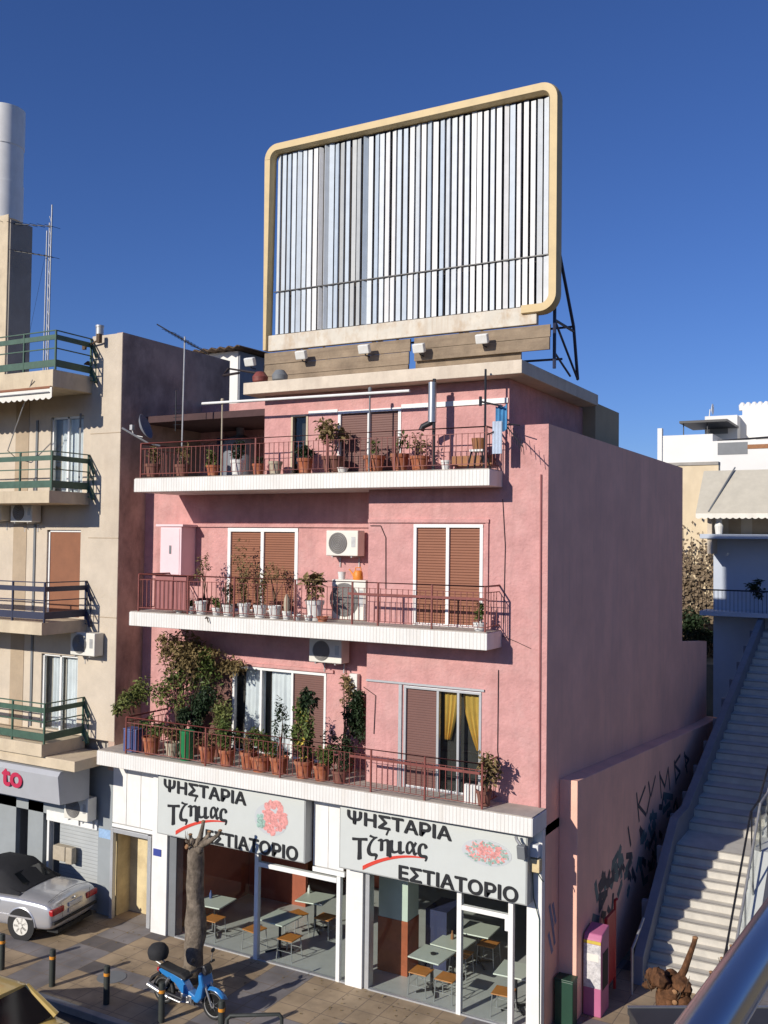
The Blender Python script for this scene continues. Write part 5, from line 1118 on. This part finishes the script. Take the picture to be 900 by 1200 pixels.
# ================================================================== pruned street trees
def pruned(label, loc, H, r, stubs, bark, seed, lean=(0, 0), knob=1.35, cut=True):
    g = random.Random(seed); o = thing('pruned_tree', label, 'tree', loc, 0, 'hard pruned street trees')
    b = MB(); pts = []; rs = []
    for k in range(15):
        t = k/14; pts.append((lean[0]*t+g.uniform(-.02, .02)+.05*math.sin(t*5), lean[1]*t+g.uniform(-.02, .02), H*t))
        rs.append(r*(1.25 if k == 0 else 1.08-.22*t+(.22*math.exp(-((t-.42)/.07)**2)))*(1+g.uniform(-.04, .04)))
    b.tube(pts, rs, 16); 
    for v in b.bm.verts: v.co.x += g.uniform(-.02, .02); v.co.y += g.uniform(-.02, .02); v.co.z += g.uniform(-.03, .03) if .1 < v.co.z < H-.1 else 0
    tr = b.build('trunk', bark, o, smooth=True); ss = tr.modifiers.new('s', 'SUBSURF'); ss.levels = 1; ss.render_levels = 1
    b = MB(); top = Vector(pts[-1])
    for _ in range(26): b.ball(top+Vector((g.uniform(-1, 1)*r*knob*.8, g.uniform(-.8, .8)*r*knob*.8, g.uniform(-.8, .7)*r*knob*.7)), r*g.uniform(.22, .55)*knob*.75, 10, (g.uniform(.8, 1.2), 1, g.uniform(.7, 1.2)), .16, g)
    kn = b.build('knob', bark, o, smooth=True)
    b = MB()
    for dx, dy, dz in stubs:
        e = top+Vector((dx, dy, dz)); mid = top+Vector((dx*.62, dy*.62, dz*.38)); b.tube([top+Vector((dx*.2, dy*.2, 0)), mid, e-Vector((dx*.04, 0, .08)), e], [r*.38, r*.27, r*.18, r*.19], 9)
    st = b.build('stub_branch', bark, o, smooth=True)
    for _ in range(12):
        a = g.uniform(0, 6.28); p0 = top+Vector((math.cos(a)*r*.7*knob, math.sin(a)*r*.7*knob, g.uniform(-.3, .3)*r)); b = MB(); b.tube([p0, p0+Vector((math.cos(a)*.06, math.sin(a)*.06, .08)), p0+Vector((math.cos(a)*.09, math.sin(a)*.09, g.uniform(.14, .26)))], [.010, .007, .003], 4); b.build('twig', 'stem', kn)
    for dx, dy, dz in stubs: MB().ball(top+Vector((dx, dy, dz)), r*.23, 8, (1, 1, .5)).build('cut_face', 'cut_wood', st, smooth=True)
    if cut:
        for _ in range(2): MB().ball(top+Vector((g.uniform(-1, 1)*r, -r*1.0, g.uniform(-.5, .4)*r)), r*.2, 8, (1, .4, 1)).build('cut_face', 'cut_wood', kn, smooth=True)
    return o
pruned('hard pruned grey trunk on the pavement behind the blue moped', (-7.05, -1.72, G0-.02), 2.85, .20, [(.22, -.05, .52), (.66, -.05, .40), (.30, .05, .30), (-.16, 0, .18)], 'bark', 4, (.12, 0), 1.0)
kx, ky = 2.78, -2.15
pruned('rust brown pruned tree head with one tall curved stub before the steps', (kx, ky, G0-.02), 2.32, .205, [(.42, .05, .84)], 'bark_rust', 8, (0, 0), 1.8)
q = onZ(838, 1138, 2.6); pruned('pruned tree with a short stub, half hidden behind the footbridge tube, left one', (q.x+.12, q.y, G0-.02), 2.45, .16, [(-.14, 0, .35)], 'bark_rust', 9, (0, 0), .9)
q = onZ(852, 1118, 2.6); pruned('pruned tree with a forked stub rising behind the footbridge tube, beside the handrail', (q.x+.10, q.y, G0-.02), 2.55, .15, [(.02, 0, .42), (-.12, 0, .2)], 'bark_rust', 10, (0, 0), .9)

# ================================================================== things by the corner
o = thing('litter_bin', 'dark green metal box standing at the foot of the pink corner', 'box', (.23, .56, G0))
b = MB(); b.box(-.18, .18, -.14, .14, 0, .84); b.build('body', 'box_green', o, bevel=.015); b = MB(); b.box(-.19, .19, -.15, .15, .842, .88); b.build('lid', 'box_green', o, bevel=.012)
NB = thing('newspaper_box', 'tall pink dispenser box covered with torn stickers beside the dark green box', 'dispenser', (.575, 1.36, G0), .0)
b = MB(); b.prism([(-.27, 0), (-.27, 1.46), (-.2, 1.56), (.26, 1.62), (.26, 0)], .36, 'X', -.18); b.build('body', 'box_pink', NB, bevel=.02)
b = MB(); b.box(-.17, .17, -.276, -.271, .55, 1.38); b.build('stickers', 'sticker', NB); b = MB(); b.box(-.17, .17, -.28, -.272, 1.39, 1.45); b.build('yellow_band', 'flower_yellow', NB)
b = MB(); b.box(-.13, .13, -.281, -.277, 1.06, 1.2); b.build('slot', 'canvas_white', NB); b = MB(); b.box(.182, .186, -.18, .18, .5, 1.2); b.build('side_panel', 'dark', NB)
o = thing('red_panel', 'red notice stand behind the pink dispenser against the side wall', 'stand', (.62, 2.2, G0))
b = MB(); b.box(-.05, .02, -.3, .3, .25, 1.62); b.build('panel', 'box_red', o, bevel=.02); b = MB(); b.tube([(0, .3, 0), (0, .3, 1.8), (.05, .25, 1.85)], .03, 8); b.build('post', 'box_red', o)
o = thing('rail_post', 'short steel handrail post at the foot of the steps', 'handrail', (1.0, 2.42, G0))
b = MB(); b.tube([(0, 0, 0), (0, 0, .92), (.02, .12, 1.0), (.04, .75, 1.3)], .026, 8); b.build('rail', 'galv', o, smooth=True)
p = onY(631, 1000, -.2)
o = thing('meter_box', 'old yellowed meter boxes with cables on the right corner pier', 'meter box', (-.09, -.2, 2.86))
b = MB(); b.box(-.09, .10, -.16, .0, 0, .24); b.build('lower_box', 'yellow_wall', o, bevel=.012); b = MB(); b.box(-.11, .07, -.15, .0, .27, .50); b.build('upper_box', 'curtain_white', o, bevel=.012)
b = MB(); b.tube([(-.06, -.08, 0), (-.05, -.05, -.5), (.05, .0, -.9), (.06, .02, -2.9)], .01, 5); b.tube([(.02, -.08, 0), (.1, -.03, -.15), (.12, .02, -.2)], .01, 5); b.build('cable', 'box_green', o)
o = thing('floodlight', 'small floodlight under the slab at the right end of the corner sign', 'floodlight', (-.22, -.66, 3.30), group=None)
b = MB(); b.cbox((0, 0, 0), (.16, .12, .26), rx=.2); b.build('lamp_housing', 'mid_grey', o, bevel=.015); b = MB(); b.tube([(-.12, .0, .26), (-.1, 0, .2), (0, 0, .08)], .03, 6); b.build('bracket', 'galv', o)

# ================================================================== public steps up the hill
ST = thing('stairway', 'long pale stone public steps climbing along the pink side wall', 'steps', (0, 0, 0))
SX0, SX1 = 1.08, 2.78
prof = []; y, z = 3.12, G0
n1, n2 = 13, 22
def flight(n, dy, dz, y, z, out):
    for k in range(n):
        out.append((y, z)); z += dz; out.append((y, z)); y += dy
    return y, z
y, z = flight(n1, .24, 2.1/n1, y, z, prof); yl, zl = y, z
y += 1.2; 
y2, z2 = y, z
y, z = flight(n2, (20.3-y2)/n2, 4.0/n2, y, z, prof); ye, ze = y, z
prof.append((ye+8, ze)); poly = prof+[(ye+8, G0-.5), (3.12, G0-.5)]
b = MB(); b.prism(poly, SX1-SX0, 'X', SX0); b.build('steps', 'stair_stone', ST)
boxes('step_nosing', 'concrete', ST, [(SX0+.01, SX1-.01, prof[i+1][0]-.012, prof[i+1][0]+.03, prof[i+1][1]-.02, prof[i+1][1]+.004) for i in range(0, len(prof)-2, 2)])
def follow(off): return [(3.0, G0+off), (3.12, G0+.1+off), (yl, zl+off), (y2, z2+off), (ye, ze+off)]
b = MB(); top = follow(.55); b.prism([(2.9, G0-.1)]+top+[(ye, ze-1.2), (y2, z2-1.2), (yl, zl-1.0), (3.6, G0-.1)], .2, 'X', SX0-.2); b.build('stringer_wall', 'stair_side', ST, bevel=.012)
for k in range(12):
    b = MB(); yy = 4.2+k*1.35; zz_ = zl*min(1, (yy-3.12)/(yl-3.12))+.0 if yy < yl else (z2+(yy-y2)*(ze-z2)/(ye-y2) if yy > y2 else zl); b.box(SX0-.34, SX0-.202, yy, yy+.12, zz_+.05, zz_+.45)
    b.build('wall_bracket', 'stair_side', ST)
b = MB(); hr = follow(.95); b.tube([(SX1-.06, 2.75, G0+.55), (SX1-.06, 2.8, G0+.9)]+[(SX1-.06, q[0], q[1]) for q in hr[1:]], .024, 8)
for q in follow(0)[1:]: b.tube([(SX1-.06, q[0]+.1, q[1]), (SX1-.06, q[0]+.1, q[1]+.95)], .018, 6)
b.build('handrail', 'black_metal', ST, smooth=True)
b = MB(); pr = follow(1.15); lo = follow(.05)
for i in range(1, 4):
    a, c = pr[i], pr[i+1]; d, e = lo[i], lo[i+1]; n = 3 if i != 2 else 1
    for k in range(n if i != 3 else 8):
        nn = n if i != 3 else 8; t0, t1 = k/nn+.01, (k+1)/nn-.01
        L = lambda p, q, t: (p[0]+(q[0]-p[0])*t, p[1]+(q[1]-p[1])*t)
        b.prism([L(d, e, t0), L(d, e, t1), L(a, c, t1), L(a, c, t0)], .012, 'X', SX1+.14)
gb = b.build('glass_balustrade', 'glass_green', ST)
b = MB()
for i in range(1, 4):
    nn = 3 if i == 1 else 1 if i == 2 else 8
    for k in range(nn+1):
        t = k/nn; a, c = pr[i], pr[i+1]; yy, zz_ = a[0]+(c[0]-a[0])*t, a[1]+(c[1]-a[1])*t; b.tube([(SX1+.14, yy, zz_-1.25), (SX1+.14, yy, zz_+.02)], .022, 6)
b.tube([(SX1+.14, q[0], q[1]) for q in pr], .03, 8); b.build('balustrade_frame', 'galv', gb)
b = MB(); b.prism([(2.9, G0-.1)]+follow(.08)+[(ye, G0-.5), (2.9, G0-.5)], .35, 'X', SX1+.003); b.build('outer_stringer', 'far_white', ST)

# ================================================================== footbridge the picture is taken from (only its rail is seen)
FB = thing('footbridge', 'fat brushed steel tube rail of the footbridge at the lower right', 'footbridge', (0, 0, 0))
q = onZ(834, 1200, 8.49); FB.location = (q.x, q.y, 0); FB.rotation_euler = (0, 0, math.radians(-4.1))
b = MB(); b.tube([(0, -7, 8.49), (0, 3.4, 8.49)], .0255, 24); b.build('top_rail', 'tube_steel', FB, smooth=True)
for y in (-4.9, -3.2, -1.6, .85, 2.2): b = MB(); b.box(-.012, .03, y-.03, y+.03, 7.4, 8.47); b.build('rail_post', 'galv', FB, bevel=.006)
b = MB(); b.tube([(.075, -7, 8.33), (.075, 3.4, 8.33)], .016, 10); b.build('lower_rail', 'white_frame', FB, smooth=True)
b = MB(); b.box(.07, .08, -7, 3.4, 7.55, 8.30); b.build('panel', 'lightbox', FB)
b = MB(); b.box(-.15, 3.3, -7, 3.4, 7.0, 7.4); b.build('deck', 'concrete', FB)
k0 = onZ(735, 1180, 2.6); k1 = onZ(825, 1180, 2.6)
o = thing('kiosk', 'grey flat topped metal kiosk below the pruned tree head', 'kiosk', (k0.x, k0.y, G0), math.atan2(k1.y-k0.y, k1.x-k0.x))
b = MB(); b.box(0.02, 2.0, -1.7, -0.02, 0, 2.70); b.build('body', 'kiosk_metal', o, bevel=.02); b = MB(); b.box(0, 2.02, -1.72, 0, 2.702, 2.80); b.build('roof', 'kiosk_metal', o, bevel=.015)
b = MB(); b.box(0, 2.02, -.045, 0, 2.802, 2.82); b.build('roof_edge', 'steel', o)

# ================================================================== restaurant tables and chairs
def table(label, x, y, rz=0):
    o = thing('restaurant_table', label, 'table', (x, y, G0+.016), rz, 'restaurant tables')
    b = MB(); b.box(-.36, .36, -.36, .36, .725, .755); b.build('tabletop', 'table_top', o, bevel=.01)
    b = MB(); b.tube([(0, 0, .03), (0, 0, .72)], .03, 8); b.build('column', 'black_metal', o)
    b = MB()
    for k in range(4): a = PI/4+k*PI/2; b.tube([(0, 0, .07), (.32*math.cos(a), .32*math.sin(a), .02)], .022, 6)
    b.build('foot', 'black_metal', o); return o
def chair(label, x, y, rz):
    o = thing('restaurant_stool', label, 'stool', (x, y, G0+.016), rz, 'restaurant stools')
    b = MB(); b.box(-.2, .2, -.2, .2, .43, .455); b.build('seat', 'seat_orange', o, bevel=.01)
    for sx in (-1, 1):
        for sy in (-1, 1):
            b = MB(); b.tube([(sx*.2, sy*.2, 0), (sx*.175, sy*.175, .43)], .011, 6); b.build('leg', 'galv', o)
    b = MB(); b.tube([(-.185, -.185, .2), (.185, -.185, .2), (.185, .185, .2), (-.185, .185, .2), (-.185, -.185, .2)], .008, 5); b.build('stretcher', 'galv', o)
    return o
# tops at z 0.755; positions by table tops seen through the glass
tabs = [((252, 1057), 'pale square table behind the pruned trunk'), ((322, 1080), 'pale square table close to the glass beside the left door post'), ((370, 1053), 'pale square table deeper inside behind the left glass door'), ((500, 1125), 'pale square table nearest the glass in the right window'), ((532, 1105), 'pale square table in the second row of the right window'), ((562, 1090), 'pale square table in the back row seen through the right door'), ((606, 1138), 'pale square table at the right door post, partly hidden by it')]
for i, ((u, v), lb) in enumerate(tabs):
    p = onZ(u, v, G0+.77); table(lb, p.x-.04, max(p.y, .36)+.05, random.Random(i).uniform(-.12, .12))
chs = [((243, 1080), PI, 'orange topped stool under the table behind the pruned trunk'), ((290, 1093), PI*.95, 'orange topped stool left of the left door post, near the glass'), ((330, 1104), PI, 'orange topped stool in front of the table beside the left door post'), ((347, 1071), PI*.9, 'orange topped stool left of the deeper table behind the left door'), ((381, 1075), PI, 'orange topped stool in front of the deeper table behind the left door'), ((486, 1144), PI, 'orange topped stool at left of the table nearest the right window glass'), ((519, 1150), PI, 'orange topped stool at right of the table nearest the right window glass'), ((588, 1164), PI*1.03, 'orange topped stool near the right glass door, before the door post'), ((572, 1106), PI*.5, 'orange topped stool beside the back row table in the right door'), ((540, 1118), 0, 'orange topped stool behind the second row table of the right window')]
for (u, v), rz, lb in chs:
    p = onZ(u, v, G0+.46); chair(lb, p.x, max(p.y, .22)+.03, rz)
for i, ((u, v), lb) in enumerate((((247, 1052), 'sauce bottle on the table behind the pruned trunk'), ((362, 1046), 'napkin holder on the deeper table behind the left door'), ((498, 1126), 'ash tray on the table nearest the right window glass'), ((530, 1100), 'oil bottle on the second row table of the right window'))):
    p = onZ(u, v, G0+.78); b = MB()
    if i == 2: b.lathe([(.05, 0), (.06, .03), (.04, .03)], (p.x, max(p.y, .4), G0+.773), 12)
    else: b.lathe([(.035, 0), (.035, .1), (.015, .14), (.015, .18)], (p.x, max(p.y, .4), G0+.773), 10)
    tag(b.build('table_item', ['plastic_blue', 'pot_white', 'dark', 'wood'][i], smooth=True), lb, ['bottle', 'napkin holder', 'ash tray', 'bottle'][i])

# ================================================================== buildings up the hill
AB = thing('balcony_house', 'blue white house with a beige awning and balconies at the top of the steps', 'building', (0, 0, 0))
YA = 21.0
a0 = onY(836, 700, YA).x
b = MB(); b.box(a0, a0+7, YA, YA+6, 2, onY(860, 553, YA).z); b.build('wall', 'far_blue', AB)
zf = onY(860, 627, YA-1).z; zf2 = onY(860, 718, YA-1).z
for zq in (zf, zf2):
    b = MB(); b.box(onY(820, 628, YA-1.2).x, a0+7, YA-1.2, YA-.005, zq-.14, zq+.03); b.build('balcony_slab', 'far_blue', AB, bevel=.01)
b = MB(); zr = onY(860, 692, YA-1.1).z; b.tube([(onY(822, 692, YA-1.15).x, YA-1.15, zr), (a0+7, YA-1.15, zr)], .03, 6)
for k in range(30): b.tube([(a0-.6+k*.14, YA-1.15, zf2), (a0-.6+k*.14, YA-1.15, zr)], .008, 4)
b.build('railing', 'black_metal', AB)
za = onY(860, 551, YA).z; zb = onY(860, 601, YA-1.4).z; xa0 = onY(836, 551, YA).x-.15
b = MB(); b.prism([(YA-.01, za), (YA-1.5, zb), (YA-1.5, zb-.03), (YA-.01, za-.03)], 7.3, 'X', xa0-.2); aw = b.build('awning', 'canvas_cream', AB)
b = MB(); x = xa0-.2
while x < a0+6: b.prism([(x, zb-.02)]+[(x+.22*k/6, zb-.17-.05*math.sin(PI*k/6)) for k in range(7)]+[(x+.22, zb-.02)], .01, 'Y', YA-1.505); x += .22
b.build('valance', 'canvas_white', aw)
b = MB(); b.tube([(xa0+.25, YA-1.47, zb+.04), (xa0+.95, YA-.05, za+.1)], .03, 6); b.build('awning_arm', 'mid_grey', aw)
b = MB(); b.box(a0+.02, a0+6.9, YA-.004, YA-.0035, zf, zb+.2); b.box(a0-.02, a0+.14, YA-1.1, YA-.01, zf-.7, zb); b.build('upper_wall', 'beige', AB)
b = MB(); b.box(a0+.55, a0+1.0, YA-.02, YA-.006, zf+.05, zb-.1); b.box(a0+1.4, a0+2.4, YA-.02, YA-.006, zf+.05, zb-.1); b.build('door', 'beige_band', AB)
b = MB(); b.lathe([(.12, 0), (.16, .3), (.1, .45), (.14, .62)], (a0+.38, YA-1.0, zf+.03), 12); b.build('white_post', 'far_white', AB)
b = MB(); b.foliage((a0+1.75, YA-1.0, zr+.1), (.4, .25, .35), 500, .12, RNG); b.build('plant', 'leaf_dark', AB)
WB = thing('white_building', 'white modern apartment block with roof terraces on the skyline', 'building', (0, 0, 0))
YW = 34.0
def wb(u0, u1, v0, v1, y, dpt, m_, name='wall', zlow=None):
    A = onY(u0, v0, y); B = onY(u1, v1, y); b = MB(); b.box(A.x, B.x, y, y+dpt, B.z if zlow is None else zlow, A.z); return b.build(name, m_, WB)
wb(771, 835, 511, 548, YW, 8, 'far_white'); wb(834, 930, 517, 548, YW-1.5, 9, 'far_white', zlow=9)
wb(770.5, 775.5, 502, 548, YW-.1, .3, 'far_white', 'parapet_post'); wb(826, 864, 488, 520, YW+3, 5, 'far_white', 'penthouse')
wb(832, 853, 495, 508, YW+2.98, .1, 'mid_grey', 'window'); wb(864, 930, 487, 522, YW+4, 5, 'far_white', 'penthouse')
wb(870, 930, 476, 490, YW+6, 5, 'far_white', 'tower'); wb(884, 930, 482, 512, YW+2, 2, 'far_white', 'tower')
A = onY(797, 494, YW); B = onY(853, 496, YW); b = MB(); b.box(A.x, B.x, YW-.2, YW+3.2, A.z-.12, A.z); b.build('canopy', 'black_metal', WB)
for u in (801, 829): q = onY(u, 505, YW+.2); b = MB(); b.tube([(q.x, YW+.2, q.z-.6), (q.x, YW+.2, A.z-.1)], .03, 5); b.build('canopy_post', 'black_metal', WB)
b = MB(); a = onY(841, 517, YW-1.4); c = onY(905, 512, YW-1.4); b.tube([a, c], .05, 5); b.build('railing', 'black_metal', WB)
wb(841, 876, 519, 532, YW-1.52, .02, 'mid_grey', 'terrace_screen'); wb(876, 905, 521, 525, YW-1.53, .02, 'wood', 'terrace_table')
A = onY(831, 486, YW+4); b = MB(); b.tube([(A.x, YW+4, A.z-.2), (A.x+.05, YW+4, A.z+.3)], .03, 5); b.lathe([(.01, 0), (.3, .08), (.31, .1)], (A.x+.1, YW+4, A.z+.3), 12, 'X'); b.build('satellite_dish', 'far_white', WB)
b = MB()
for k in range(6): b.lathe([(.18, 0), (.2, .3), (.08, .45)], (onY(870+k*7, 478, YW+6.5).x, YW+6.5, onY(870, 479, YW+6.5).z-.1), 10)
b.build('roof_ornament', 'far_white', WB)
RW = thing('retaining_wall', 'tall beige rendered wall below the white block, overgrown with dry creeper', 'wall', (0, 0, 0))
A = onY(790, 546, 26); B = onY(842, 546, 26); b = MB(); b.box(A.x-9, B.x, 26, 26.4, 2, A.z); b.build('wall', 'far_beige', RW)
b = MB(); b.box(A.x-9, B.x, 25.95, 26.45, A.z+.003, A.z+.14); b.build('coping', 'concrete', RW)
o = thing('creeper', 'dry brown creeper covering the lower part of the beige wall', 'climbing plant', (0, 0, 0))
b = MB(); g = random.Random(21)
for _ in range(2300):
    u = g.uniform(794, 842); t = g.random()
    v = 590+175*t**.55+g.gauss(0, 8)
    if v < 640 and g.random() < .8: continue
    if math.sin(u*.55+v*.13)+math.sin(v*.21-u*.2)+g.gauss(0, .6) < -.5: continue
    p = onY(u, v, 25.85-g.uniform(0, .5)*(0.3+t))
    b.leaf(p, Vector((g.gauss(0, 1), -.6, g.gauss(-.5, .7))), Vector((g.gauss(0, .6), -1, .4)), g.uniform(.12, .26), g.uniform(.08, .17))
cr_ = b.build('leaves', 'leaf_ivy', o)
b = MB(); b.foliage((onY(812, 735, 24.5).x, 24.5, onY(812, 735, 24.5).z), (1.1, .8, .8), 1500, .18, g); b.build('shrub_leaves', 'leaf_dark', o)
b = MB()
for k in range(14):
    u = 800+k*3; b.tube([onY(u, 765, 25.7), onY(u+g.uniform(-4, 4), 700, 25.85), onY(u+g.uniform(-7, 7), 640+g.uniform(-20, 20), 25.93)], [.03, .02, .008], 5)
b.build('stems', 'stem', o)

# ================================================================== small street things
b = MB(); b.lathe([(.30, 0), (.30, .006)], (0, 0, 0), 28); o = b.build('manhole_cover', 'mid_grey'); o.location = (-8.6, -2.4, G0+.002); tag(o, 'round grey manhole cover in the pavement left of the moped', 'manhole cover')
b = MB(); b.box(-.3, .3, -.3, .3, 0, .006); o = b.build('drain_cover', 'mid_grey'); q = onZ(440, 1148, G0); o.location = (-3.2, -1.9, G0+.002); tag(o, 'square dark drain cover in the pavement before the right window', 'drain cover')
g = random.Random(77); b = MB()
for _ in range(160):
    p = Vector((g.uniform(-12, 0), -0.25-abs(g.gauss(0, 1.1)), G0+.012)); b.leaf(p, Vector((g.gauss(0, 1), g.gauss(0, 1), .1)), Vector((0, 0, 1)), g.uniform(.03, .08), g.uniform(.02, .05))
tag(b.build('litter', 'leaf_dry'), kind='stuff', label='scattered dry leaves and litter on the pavement', cat='litter')

for u, v, yf, lb in ((245, 726, -0.735, 'small rusty hook on the white edge of the second balcony'), (205, 883, -0.755, 'small rusty hook on the white edge of the first balcony')):
    p = onY(u, v, yf); b = MB(); b.tube([(p.x-.12, yf+.01, p.z+.02), (p.x-.02, yf-.05, p.z+.06), (p.x+.02, yf-.05, p.z-.06)], .014, 5); tag(b.build('hook', 'stem', smooth=True), lb, 'hook')
